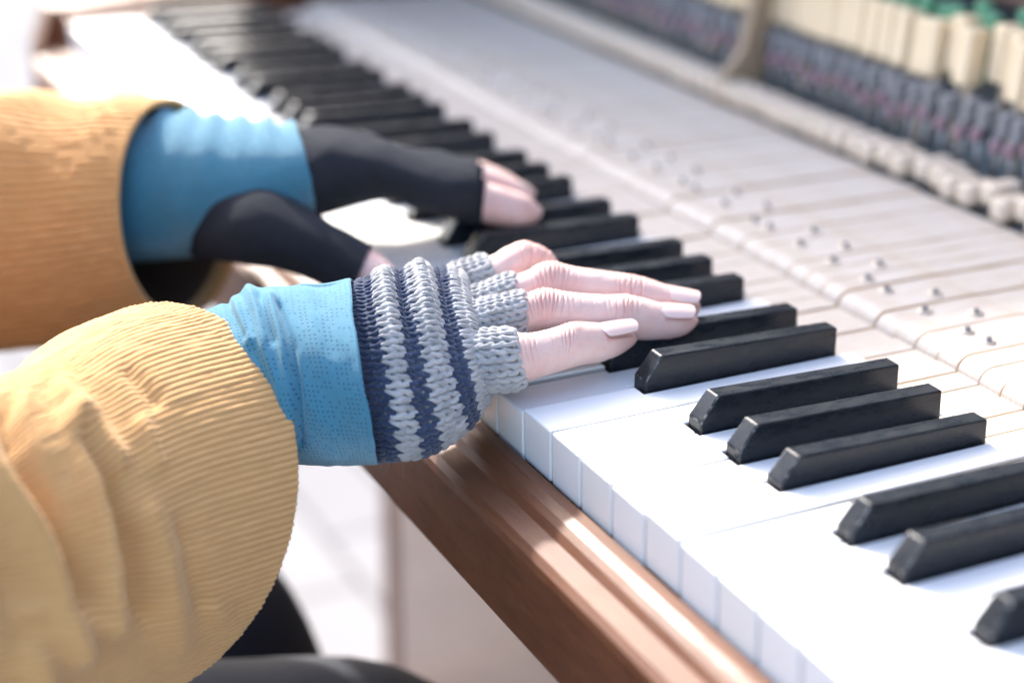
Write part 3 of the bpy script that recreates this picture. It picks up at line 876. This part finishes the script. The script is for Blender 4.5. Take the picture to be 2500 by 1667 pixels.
thumb_l_skin = Tube([simple((780, 535), (740, 645), 806), simple((850, 572), (808, 680), 800), simple((895, 600), (858, 690), 796), simple((922, 640), (895, 695), 793), simple((925, 675), (920, 685), 792)])
def lf(T0, T1, T2, T3, tip, th, d):
    P = [T0, T1, T2, T3]; o = []
    for k, p in enumerate(P):
        t_ = th * (1, 1, .92, .72)[k]
        o.append(simple(p, (p[0] - 8, p[1] + t_), d + 3 * k))
    o.append(simple((tip[0], tip[1] - 8), (tip[0] - 2, tip[1] + 8), d + 11))
    return Tube(o)
fingers_l = [lf((1050, 405), (1112, 418), (1172, 436), (1220, 456), (1246, 490), 92, 850), lf((1050, 374), (1110, 384), (1162, 402), (1204, 420), (1230, 446), 76, 867),
             lf((1045, 366), (1105, 372), (1150, 388), (1180, 404), (1200, 428), 76, 884), lf((1020, 362), (1075, 364), (1115, 374), (1142, 388), (1160, 408), 70, 900)]

def capped(tube, nv, nu, off=0.0):
    P, uv, TH, VV = tube.grid(nv, nu, off=off)
    return P, grid_faces(nv, nu)
# --- body: skin of arms, hands, trunk, legs and head in one mesh
parts = []; flush = []
for f in fingers_r:
    P, fl = f.build(); parts.append((P, grid_faces(f.nv, f.nu))); flush.append(fl)
def add_body(tube, nv, nu, off=0.0):
    P, F = capped(tube, nv, nu, off)
    parts.append((P, F)); flush.append(np.zeros(len(P)))
add_body(hand_r, 60, 64, -2.4)
add_body(Tube([cuff_r.A[0].reshape(3, 3)] + [s.reshape(3, 3) for s in cuff_r.A[1:]] + [hand_r.A[2].reshape(3, 3)]), 40, 48, -9.0)
thumb_r = Tube([sec((10, -38, 26), (0, 4, 11), (11, 0, 0)), sec((-4, -16, 22), (0, 3, 11), (10.5, 3, 0)), sec((-16, 12, 16), (0, 2, 9.5), (9, 3, 0)), sec((-22, 32, 10), (0, 2, 8), (8, 2, 0)), sec((-24, 42, 6), (0, 1, 2), (2, 0, 0))])
add_body(thumb_r, 60, 48)
for f in fingers_l: add_body(f, 60, 48)
add_body(thumb_l_skin, 40, 40); add_body(thumb_l, 40, 40, -1.5)
add_body(hand_l, 50, 56, -2.0); add_body(cuff_l, 40, 48, -4.0)
arm_r = Tube([sec(s.reshape(3, 3)[0], s.reshape(3, 3)[1] * 0.55, s.reshape(3, 3)[2] * 0.45) for s in sleeve_r.A[1:]]); add_body(arm_r, 60, 32)
arm_l = Tube([sec(s.reshape(3, 3)[0], s.reshape(3, 3)[1] * 0.6, s.reshape(3, 3)[2] * 0.6) for s in sleeve_l.A[2:]]); add_body(arm_l, 60, 32)
trunk = Tube([sec((-115, -470, -262), (0, 120, 0), (165, 0, 0)), sec((-115, -465, -150), (0, 118, 0), (160, 0, 0)), sec((-115, -450, 60), (0, 112, 0), (150, 0, 0)), sec((-115, -440, 230), (0, 108, 0), (170, 0, 0)),
              sec((-115, -438, 300), (0, 80, 0), (130, 0, 0)), sec((-115, -434, 330), (0, 58, 0), (62, 0, 0)), sec((-115, -425, 385), (0, 54, 4), (54, 0, 0)), sec((-115, -405, 425), (0, 78, 10), (60, 0, 0)),
              sec((-115, -395, 480), (0, 94, 8), (72, 0, 0)), sec((-115, -398, 545), (0, 98, 0), (77, 0, 0)), sec((-115, -405, 600), (0, 84, -4), (66, 0, 0)), sec((-115, -410, 632), (0, 40, -4), (34, 0, 0)), sec((-115, -411, 640), (0, 6, 0), (5, 0, 0))])
add_body(trunk, 120, 56)
# face: nose, ears
add_body(Tube([sec((-115, -308, 520), (0, 4, 3), (6, 0, 0)), sec((-115, -296, 498), (0, 9, 4), (9, 0, 0)), sec((-115, -288, 482), (0, 11, 7), (13, 0, 0)), sec((-115, -296, 474), (0, 6, 3), (8, 0, 0))]), 20, 20)
add_body(Tube([sec((-115, -302, 452), (0, 4, 2), (20, 0, 0)), sec((-115, -298, 446), (0, 7, 3), (24, 0, 0)), sec((-115, -302, 438), (0, 4, 2), (18, 0, 0))]), 12, 20)
for sx in (-1, 1):
    add_body(Tube([sec((-115 + sx * 74, -402, 462), (0, 8, 0), (5, 0, 0)), sec((-115 + sx * 80, -404, 490), (0, 16, 0), (7, 0, 0)), sec((-115 + sx * 80, -408, 512), (0, 17, 0), (7, 0, 0)), sec((-115 + sx * 77, -408, 524), (0, 7, 0), (4, 0, 0))]), 16, 20)
LEG = {"l": [(-215, -440, -195), (-232, -330, -202), (-228, -160, -228), (-220, -78, -246), (-220, -50, -330), (-225, -80, -500), (-228, -95, -640), (-230, -98, -700)],
       "r": [(-25, -440, -195), (-30, -250, -212), (-44, -105, -232), (-50, -42, -246), (-54, -16, -320), (-54, -46, -490), (-48, -30, -640), (-46, -34, -700)]}
def leg_tube(pts, rad):
    st = []
    for k, (p, r) in enumerate(zip(pts, rad)):
        p = np.array(p, float)
        a = np.array(pts[max(0, k - 1)], float); b = np.array(pts[min(len(pts) - 1, k + 1)], float)
        t = b - a; t /= np.linalg.norm(t)
        w = np.array([1.0, 0, 0]); w -= t * (w @ t); w /= np.linalg.norm(w)
        v = np.cross(w, t); v *= 1 if v @ np.array([0, .5, 1]) > 0 else -1
        st.append(sec(p, v * r, w * r))
    return Tube(st)
for k in "lr": add_body(leg_tube(LEG[k], (78, 74, 64, 56, 52, 50, 38, 36)), 60, 40)
V, F = join_arrays(parts)
body = mesh_obj("body", arrays_mesh("body", V, F, col={"flush": np.concatenate(flush)}), SKIN, person)
for f in fingers_r:
    if f.nail:
        V, F, free = f.nail_mesh()
        mesh_obj("fingernail", arrays_mesh("fingernail", V, F, col={"free": free}), NAIL, person)
for sx in (-1, 1):
    e = lathe_mesh("eye", [(0.5, -11), (7, -9), (11, -2), (11, 2), (7, 9), (0.5, 11)], 16, [mat_plain("eye_white", (0.6, 0.58, 0.56), 0.2)])
    child_data("eye", e, person, np.array([-115 + sx * 31, -311, 525]) - np.array([-110, -440, FLOOR]))
hair = Tube([sec((-115, -425, 440), (0, 70, 0), (84, 0, 0)), sec((-115, -428, 500), (0, 86, 0), (88, 0, 0)), sec((-115, -424, 560), (0, 100, 10), (88, 0, 0)), sec((-115, -418, 610), (0, 98, 0), (78, 0, 0)), sec((-115, -415, 645), (0, 60, 0), (50, 0, 0)), sec((-115, -415, 656), (0, 6, 0), (5, 0, 0))])
hair.disp = lambda th, v: 4 * vnoise(th * 9, v * 0.03) + 2 * vnoise(th * 23, v * 0.05)
P, F = capped(hair, 60, 120); mesh_obj("hair", arrays_mesh("hair", P, F), HAIR, person)

# --- trousers and shoes
tp = [capped(leg_tube(LEG[k], (92, 88, 80, 74, 70, 70, 66, 64)), 80, 48) for k in "lr"]
tp.append(capped(Tube([sec((-115, -480, -275), (0, 120, 0), (180, 0, 0)), sec((-115, -478, -200), (0, 128, 0), (182, 0, 0)), sec((-115, -470, -120), (0, 122, 0), (168, 0, 0))]), 20, 56))
V, F = join_arrays(tp)
mesh_obj("trousers", arrays_mesh("trousers", V, F), DENIM, person)
for k in "lr":
    x, y, z = LEG[k][-1]
    sh = Tube([sec((x, y - 70, FLOOR + 36), (0, 0, 30), (30, 0, 0)), sec((x, y - 30, FLOOR + 48), (0, 0, 46), (38, 0, 0)), sec((x, y + 30, FLOOR + 42), (0, 0, 40), (40, 0, 0)), sec((x, y + 110, FLOOR + 30), (0, 0, 28), (46, 0, 0)), sec((x, y + 175, FLOOR + 22), (0, 0, 18), (34, 0, 0)), sec((x, y + 192, FLOOR + 20), (0, 0, 6), (10, 0, 0))], power=2.6)
    V, F = close_ends(*(lambda a: (a[0], a[1], 40, 40))(capped(sh, 40, 40)))
    mesh_obj("shoe", arrays_mesh("shoe", V, F), LEATHER, person)

# --- jacket
jb = Tube([sec((-115, -465, -265), (0, 165, 0), (208, 0, 0)), sec((-115, -462, -150), (0, 150, 0), (198, 0, 0)), sec((-115, -450, 40), (0, 138, 0), (188, 0, 0)), sec((-115, -440, 200), (0, 132, 0), (202, 0, 0)), sec((-115, -436, 285), (0, 110, 0), (178, 0, 0)), sec((-115, -430, 335), (0, 74, 0), (84, 0, 0)), sec((-115, -428, 362), (0, 74, 0), (76, 0, 0))])
def jb_disp(th, v):
    return 5 * vnoise(th * 3, v * 0.012) + 0.5 * np.abs(np.cos(th * 150))
jb.disp = jb_disp
P, uv, TH, VV = jb.grid(140, 900)
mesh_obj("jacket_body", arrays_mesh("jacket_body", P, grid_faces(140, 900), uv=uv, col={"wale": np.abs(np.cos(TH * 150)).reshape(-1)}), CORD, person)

def sleeve(tube, wales, per, nv, folds, v_end, label, rib=0.95):
    nu = wales * per
    uu = np.arange(nu) / nu
    tt = tube.even_theta(uu, 20.0)
    # denser rings near the cuff
    vv = tube.length * np.linspace(0, 1, nv) ** 1.35
    TH, VV = np.meshgrid(tt, vv); UU = np.broadcast_to(uu, TH.shape)
    ph = UU * wales + 0.10 * vnoise(UU * wales * 0.5, VV * 0.05)
    prof = np.abs(np.cos(np.pi * ph)) ** 0.55
    wob = 0.8 + 0.25 * vnoise(UU * wales * 1.0, VV * 0.22) + 0.18 * vnoise(UU * wales * 2.0, VV * 0.8)
    big = folds(TH, VV)
    d = rib * prof * wob + big
    base = tube.raw(TH, VV); nrm = tube.normal(TH, VV)
    d = d - 0.6 * np.exp(-((VV - 7.5) / 0.9) ** 2) * 0.5          # hem seam
    outer = base + nrm * d[..., None]
    # inside of the cuff
    ni = 26
    vi = np.linspace(0, 75, ni)
    THi, VVi = np.meshgrid(tt, vi)
    din = folds(THi, VVi) - 2.6 + 1.6 * np.exp(-(VVi / 1.2) ** 2)
    inner = tube.raw(THi, VVi) + tube.normal(THi, VVi) * din[..., None]
    V = np.concatenate([inner[::-1].reshape(-1, 3), outer.reshape(-1, 3)])
    F = grid_faces(nv + ni, nu)
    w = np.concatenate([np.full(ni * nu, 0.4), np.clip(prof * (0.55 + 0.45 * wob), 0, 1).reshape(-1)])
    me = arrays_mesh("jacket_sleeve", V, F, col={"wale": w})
    me.materials.append(CORD); me.materials.append(LINING)
    mi = np.zeros(len(F), np.int32); mi[:(ni - 4) * nu] = 1
    me.polygons.foreach_set("material_index", mi)
    o = mesh_obj("jacket_sleeve", me, None, person)
    o["label"] = label
    return o
# fold lines of the near sleeve, read off the picture and baked into the cloth: points, height mm, half width px
FOLDS = [([(150, 905), (200, 960), (262, 1052)], 6.0, 26), ([(172, 985), (206, 1100), (236, 1210), (250, 1310), (236, 1420)], 8.5, 30), ([(-40, 1080), (58, 1205), (112, 1305), (150, 1390), (160, 1480)], 9.5, 36),
         ([(196, 1020), (248, 1123), (292, 1226), (330, 1400)], -8.0, 26), ([(10, 950), (78, 1100), (136, 1240), (175, 1370)], -9.5, 30), ([(-80, 1180), (20, 1320), (60, 1450)], -8.0, 34),
         ([(325, 975), (362, 1062)], 3.2, 17), ([(300, 860), (352, 916)], -3.0, 16), ([(352, 1190), (392, 1330), (400, 1460)], 4.0, 34), ([(420, 1230), (455, 1380)], -2.6, 26),
         ([(60, 1420), (90, 1560)], 7.0, 36), ([(-150, 1150), (-120, 1400)], 8.0, 50), ([(500, 1400), (560, 1470)], 2.0, 22), ([(80, 860), (60, 930)], 5.0, 30)]
def seg_dist(px, py, pts):
    best = np.full(px.shape, 1e9)
    for (x0, y0), (x1, y1) in zip(pts[:-1], pts[1:]):
        dx, dy = x1 - x0, y1 - y0
        t = np.clip(((px - x0) * dx + (py - y0) * dy) / (dx * dx + dy * dy), 0, 1)
        best = np.minimum(best, np.hypot(px - x0 - t * dx, (py - y0 - t * dy) * 0.8))
    return best
def folds_r(th, v):
    q = sleeve_r.raw(th, v) - CAM
    d = q @ FWD
    px = (1250 + FPX * (q @ RGT) / d) / S25; py = (833.5 - FPX * (q @ UPV) / d) / S25
    t_ = np.mod(th, 2 * np.pi)
    near = np.clip((t_ - 0.10) / 0.5, 0, 1) * np.clip((3.0 - t_) / 0.4, 0, 1)
    f = np.zeros_like(px)
    wob = 9 * vnoise(px * 0.012, py * 0.012)
    for pts, h, w in FOLDS:
        f = f + h * np.exp(-(seg_dist(px + wob, py + wob * 0.5, pts) / w) ** 2)
    calm = np.clip((v - 3) / 10, 0, 1)
    far = np.clip((v - 150) / 40, 0, 1)
    rest = 7 * np.sin(v * 0.11 + 2 * vnoise(th, v * 0.01)) * far
    low = 1.0 * np.sin(th * 3 + 1.0) * np.clip(v / 60, 0.2, 1) + 1.2 * vnoise(th * 1.4, v * 0.025) + 1.2 * vnoise(th * 3 + 7, v * 0.05) * np.clip(v / 40, 0, 1)
    return f * near * calm + rest * (1 - near * 0.5) + low
def folds_l(th, v):
    q = v + 6 * vnoise(th * 1.2 + 9, v * 0.02)
    return (4.0 * np.sin(q * 0.085 + 0.6) * np.clip(v / 60, 0.1, 1) + 2.0 * vnoise(th * 2, v * 0.04)) * np.clip(0.5 + 0.6 * np.cos(th), 0.1, 1) + 1.2 * np.sin(3 * th)
sleeve(sleeve_r, 190, 8, 240, folds_r, 75, "wide mustard corduroy sleeve of the arm with the striped glove")
sleeve(sleeve_l, 92, 8, 130, folds_l, 75, "mustard corduroy sleeve of the arm with the black glove", 1.9)

# --- blue shirt sleeves
def soft_ridge(q, w):
    return np.exp(-(np.abs(q) / w) ** 1.6)
CUFF_FOLDS = [([(566, 655), (596, 712), (610, 800), (640, 880), (655, 960)], 2.8, 15), ([(622, 690), (650, 790), (668, 900), (676, 1000)], 3.0, 13), ([(642, 700), (672, 800), (688, 920), (692, 1010)], -2.6, 8), ([(540, 700), (575, 780)], 2.0, 13),
              ([(700, 660), (722, 740), (738, 850)], 0.8, 22), ([(745, 690), (768, 800)], -0.5, 22), ([(596, 690), (628, 780)], -2.0, 9), ([(520, 690), (560, 770)], -1.6, 9), ([(800, 660), (828, 760), (850, 900)], 0.9, 20), ([(720, 930), (760, 1040)], 0.8, 22)]
def cuff_disp_r(th, v):
    q = cuff_r.raw(th, v) - CAM
    d = q @ FWD
    px = (1250 + FPX * (q @ RGT) / d) / S25; py = (833.5 - FPX * (q @ UPV) / d) / S25
    t_ = np.mod(th + 1.2, 2 * np.pi) - 1.2
    near = np.clip((t_ + 0.7) / 0.5, 0, 1) * np.clip((3.0 - t_) / 0.4, 0, 1)
    f = np.zeros(np.broadcast(px, py).shape)
    for pts, h, w in CUFF_FOLDS:
        f = f + h * np.exp(-(seg_dist(px, py, pts) / w) ** 2)
    return f * near + 0.5 * vnoise(th * 2.2, v * 0.09) + 0.2 * vnoise(th * 6, v * 0.2)
cuff_r.disp = cuff_disp_r
def cuff_disp_l(th, v):
    t_ = (th + np.pi) % (2 * np.pi) - np.pi
    return 1.8 * np.sin(v * 0.42) * np.clip(1 - np.abs(t_ + 0.1) / 1.3, 0, 1) + 0.7 * vnoise(th * 2, v * 0.08)
cuff_l.disp = cuff_disp_l
def cuff(tube, nv, nu, label):
    Po, uv, TH, VV = tube.grid(nv, nu)
    ni = 14
    Pi, uvi, THi, VVi = tube.grid(ni, nu, v0=tube.length - 24, v1=tube.length, off=-1.5)
    rim, uvr, _, _ = tube.grid(2, nu, v0=tube.length - 0.01, v1=tube.length, off=-0.5)
    rim = rim[nu:] + (tube.frame(np.array([tube.length]))[0] - tube.frame(np.array([tube.length - 1.0]))[0]) * 0.7
    V = np.concatenate([Po, rim, Pi.reshape(ni, nu, 3)[::-1].reshape(-1, 3)])
    axd = tube.frame(np.array([tube.length]))[0][0] - tube.frame(np.array([tube.length - 5.0]))[0][0]; axd /= np.linalg.norm(axd)
    wav = 0.9 * vnoise(np.arange(nu) / nu * 9, np.zeros(nu) + 3.3) + 0.3 * vnoise(np.arange(nu) / nu * 40, np.zeros(nu) + 8.1)
    VVf = np.concatenate([VV.reshape(-1), np.full(nu, tube.length), VVi[::-1].reshape(-1)])
    V = V + axd * (np.tile(wav, len(V) // nu) * np.clip((VVf - tube.length + 14) / 14, 0, 1))[:, None]
    U = np.concatenate([uv, uv[-nu:], np.full((ni * nu, 2), 0.0)])
    o = mesh_obj("shirt_sleeve", arrays_mesh("shirt_sleeve", V, grid_faces(nv + 1 + ni, nu), uv=U), JERSEY, person)
    o["label"] = label
    return o
cuff(cuff_r, 220, 300, "bright blue perforated shirt cuff over the striped glove")
cuff(cuff_l, 120, 160, "bright blue shirt cuff over the black glove")

# --- striped knitted glove
ROW = 4.0
seam_u = 0.36
STRIPE = [1, 1, 0, 0, 1, 1, 0, 0, 0, 1, 1]               # 1 navy, 0 grey, from the cuff
def glove_disp(th, v):
    t_ = (th + np.pi) % (2 * np.pi) - np.pi
    top = np.clip(1.15 - np.abs(t_ - 0.15) / 1.55, 0, 1)
    ph = (v - V_CUFF) / ROW
    f = np.zeros(np.broadcast(th, v).shape)
    for c, amp in ((3.0, 2.2), (7.5, 3.6)): f = f + amp * gauss(ph - c, 1.0)
    for c, amp in ((1.0, 0.8), (5.0, 2.4), (10.3, 1.4)): f = f - amp * gauss(ph - c, 1.0)
    return f * top + 0.5 * vnoise(th * 2.5, v * 0.1)
V_CUFF = float(hand_r.s[1]) + 1.0
hand_r.disp = glove_disp
yarn = {0: [], 1: []}; tones = {0: [], 1: []}
def knit(tube, v0, rows, nst, colour, rad, off, asc=0.19, jit=0.24, vslant=None):
    M_, K_ = 22, 8
    s = np.arange(M_ + 1) / M_
    for j in range(rows):
        for i in range(nst):
            u = (i + s + asc * np.sin(4 * np.pi * s)) / nst
            y = -np.cos(2 * np.pi * s) * ROW * 0.92
            z = 0.85 * np.sin(2 * np.pi * s) ** 2 - 0.25
            jr = rng.normal(0, jit, 3)
            v = v0 + j * ROW + y + jr[0] * 0.8
            if vslant is not None: v = v + vslant(u)
            th = TH_TAB(tube, u)
            knit.path.append((tube, th, v, off + z * rad * 1.5 + jr[1] * 0.3, rad * (1 + 0.08 * jr[2] / max(jit, 1e-6) * 0.5), colour(j, i)))
knit.path = []
_tabs = {}
def TH_TAB(tube, u):
    if id(tube) not in _tabs:
        uu = np.linspace(0, 1, 721); _tabs[id(tube)] = (uu, tube.even_theta(uu * 0.999999, tube.length * 0.5 if tube is hand_r else tube.s[1] + 6))
    uu, tt = _tabs[id(tube)]
    w = np.floor(u)
    return np.interp(u - w, uu, tt) + w * 2 * np.pi
def flush_knit():
    """turn all stitch paths into twisted two-ply yarn tubes"""
    by = {}
    for p in knit.path: by.setdefault((id(p[0]), p[5]), []).append(p)
    for (tid, colr), ps in by.items():
        tube = ps[0][0]
        TH = np.array([p[1] for p in ps]); VV = np.array([p[2] for p in ps]); OFF = np.array([p[3] for p in ps]); RD = np.array([p[4] for p in ps])
        P = tube.raw(TH, VV); Nn = tube.normal(TH, VV)
        dd = OFF + (tube.disp(TH, VV) if tube.disp is not None else 0)
        P = P + Nn * dd[..., None]
        T = np.gradient(P, axis=1); T /= np.maximum(np.linalg.norm(T, axis=-1, keepdims=True), 1e-9)
        B = np.cross(T, Nn); B /= np.maximum(np.linalg.norm(B, axis=-1, keepdims=True), 1e-9)
        N2 = np.cross(B, T)
        K_ = 10
        m = P.shape[1]
        phi = np.arange(K_) / K_ * 2 * np.pi
        tw = np.arange(m) / (m - 1) * 2 * np.pi * 2.5
        r = RD[:, None, None] * (1 + 0.26 * np.cos(2 * (phi[None, None, :] - tw[None, :, None])))
        Q = P[:, :, None, :] + (np.cos(phi)[None, None, :, None] * N2[:, :, None, :] + np.sin(phi)[None, None, :, None] * B[:, :, None, :]) * r[..., None]
        n = len(ps)
        base = grid_faces(m, K_)
        F = (np.arange(n)[:, None, None] * (m * K_) + base[None]).reshape(-1, 4)
        yarn[colr].append((Q.reshape(-1, 3), F)); tones[colr].append(np.repeat(rng.random(n), m * K_))
NST = 40
def colour_hand(j, i):
    u = (i + 0.5) / NST
    jj = j - 2
    if jj < 0: return 1
    return STRIPE[jj] if jj < len(STRIPE) else 0
glove = empty("knitted_glove", (0, 0, 0)); glove.parent = person; glove.location = (0.110, 0.440, -FLOOR * MM)
glove["label"] = "fingerless wool glove with navy and grey stripes on the hand near the camera"
knit(hand_r, V_CUFF - ROW * 1.5, int((hand_r.length - V_CUFF - 2) / ROW) + 2, NST, colour_hand, 1.2, 0.2)
for f, xo, rows in ((little, 195, 9), (ring, 255, 9), (middle, 165, 9), (index, -25, 8)):
    vo = f.px_to_s(xo)
    tb = Tube([a.reshape(3, 3) for a in f.t.A])
    tb.disp = lambda th, v, vo=vo: 0.35 + 0.5 * vnoise(th * 2, v * 0.1) - 6.5 * np.clip((vo - 22 - v) / 14, 0, 1) ** 1.3
    nst = 13
    f.tb = tb; f.vo = vo
    knit(tb, vo - 0.6 - (rows - 1) * ROW, rows, nst, lambda j, i: 0, 1.16, 0.3)
flush_knit()
for c, nm, mt in ((0, "grey_yarn", YGREY), (1, "navy_yarn", YNAVY)):
    V, F = join_arrays(yarn[c])
    o = mesh_obj(nm, arrays_mesh(nm, V, F, col={"tone": np.concatenate(tones[c])}), mt, glove); o["kind"] = "stuff"
# fabric ground behind the stitches
gp = []
P, uv, TH, VV = hand_r.grid(120, 140, off=-1.5); gp.append((P, grid_faces(120, 140)))
for f in fingers_r:
    P, uv, TH, VV = f.tb.grid(30, 60, v0=0, v1=f.vo, off=-1.1); gp.append((P, grid_faces(30, 60)))
V, F = join_arrays(gp)
me = arrays_mesh("fabric_ground", V, F)
me.materials.append(YGREY); me.materials.append(YNAVY)
mi = np.zeros(len(F), np.int32)
row = ((hand_r.length * np.arange(119) / 119 + 0.0) - V_CUFF) / ROW + 0.0
colr = np.array([STRIPE[int(r)] if 0 <= r < len(STRIPE) else (1 if r < 0 else 0) for r in row])
mi[:119 * 140] = np.repeat(colr, 140)
me.polygons.foreach_set("material_index", mi)
mesh_obj("fabric_ground", me, None, glove)
# loose wool fibres
def fibres(n):
    Vs, Fs = [], []
    cnt = 0
    surf = [(hand_r, V_CUFF, hand_r.length - 4, 0.7)] + [(f.tb, f.vo - 20, f.vo, 0.3 / 4) for f in fingers_r]
    pr = np.array([s[3] for s in surf]); pr /= pr.sum()
    for q in range(n):
        tb, a, b, _ = surf[rng.choice(len(surf), p=pr)]
        th = rng.uniform(0, 2 * np.pi); v = rng.uniform(a, b)
        T_ = np.array([th]); V_ = np.array([v])
        p = tb.at(T_, V_, 0.9)[0]; nn = tb.normal(T_, V_)[0]
        d = nn + rng.normal(0, 0.7, 3); d /= np.linalg.norm(d)
        c = rng.normal(0, 0.9, 3); L_ = rng.uniform(1.0, 3.6); r = rng.uniform(0.025, 0.05)
        pts = [p + d * L_ * t + c * L_ * 0.45 * t * t for t in np.linspace(0, 1, 6)]
        e1 = np.cross(d, [0.3, 0.5, 0.81]); e1 /= np.linalg.norm(e1); e2 = np.cross(d, e1)
        for k, pt in enumerate(pts):
            rr = r * (1 - 0.12 * k)
            for a_ in range(3):
                Vs.append(pt + rr * (math.cos(2.094 * a_) * e1 + math.sin(2.094 * a_) * e2))
        b0 = cnt
        for k in range(5):
            for a_ in range(3):
                Fs.append([b0 + k * 3 + a_, b0 + k * 3 + (a_ + 1) % 3, b0 + k * 3 + 3 + (a_ + 1) % 3, b0 + k * 3 + 3 + a_])
        cnt += 18
    return np.array(Vs), np.array(Fs)
V, F = fibres(9000)
o = mesh_obj("wool_fuzz", arrays_mesh("wool_fuzz", V, F), YGREY, glove); o["kind"] = "stuff"

# --- black glove
hand_l.disp = lambda th, v: 0.9 * vnoise(th * 2, v * 0.06) + 0.35 * vnoise(th * 3 + v * 0.05, v * 0.12) + 0.5
thumb_l.disp = lambda th, v: 0.6 * vnoise(th * 2, v * 0.06) + 0.25 * vnoise(th * 3 - v * 0.05, v * 0.12)
gp = []; gu = []
for tb, nv, nu in ((hand_l, 90, 110), (thumb_l, 70, 80)):
    P, uv, TH, VV = tb.grid(nv, nu); gp.append((P, grid_faces(nv, nu))); gu.append(uv)
    Pi, uvi, _, _ = tb.grid(8, nu, v0=tb.length - 10, v1=tb.length, off=-1.2)
for tb in fingers_l:
    P, uv, TH, VV = tb.grid(14, 48, v0=0, v1=tb.length * 0.32, off=1.2); gp.append((P, grid_faces(14, 48))); gu.append(uv)
V, F = join_arrays(gp)
o = mesh_obj("black_glove", arrays_mesh("black_glove", V, F, uv=np.concatenate(gu)), BLACKKNIT, person)
o["label"] = "plain black fingerless glove on the hand farther from the camera"

# ------------------------------------------------------------------ bench
bench = empty("piano_bench", (-115, -500, FLOOR), "plain brown wooden bench under the player", "bench")
box("seat", (-400, 170, -680, -330, -300, -276), WALNUT, bench, 4.0, 3)
box("apron", (-380, 150, -660, -350, -360, -300.5), WALNUT, bench, 2.0)
for x in (-380, 110):
    for y in (-660, -390):
        box("leg", (x, x + 40, y, y + 40, FLOOR + 0.5, -360.5), WALNUT, bench, 3.0)
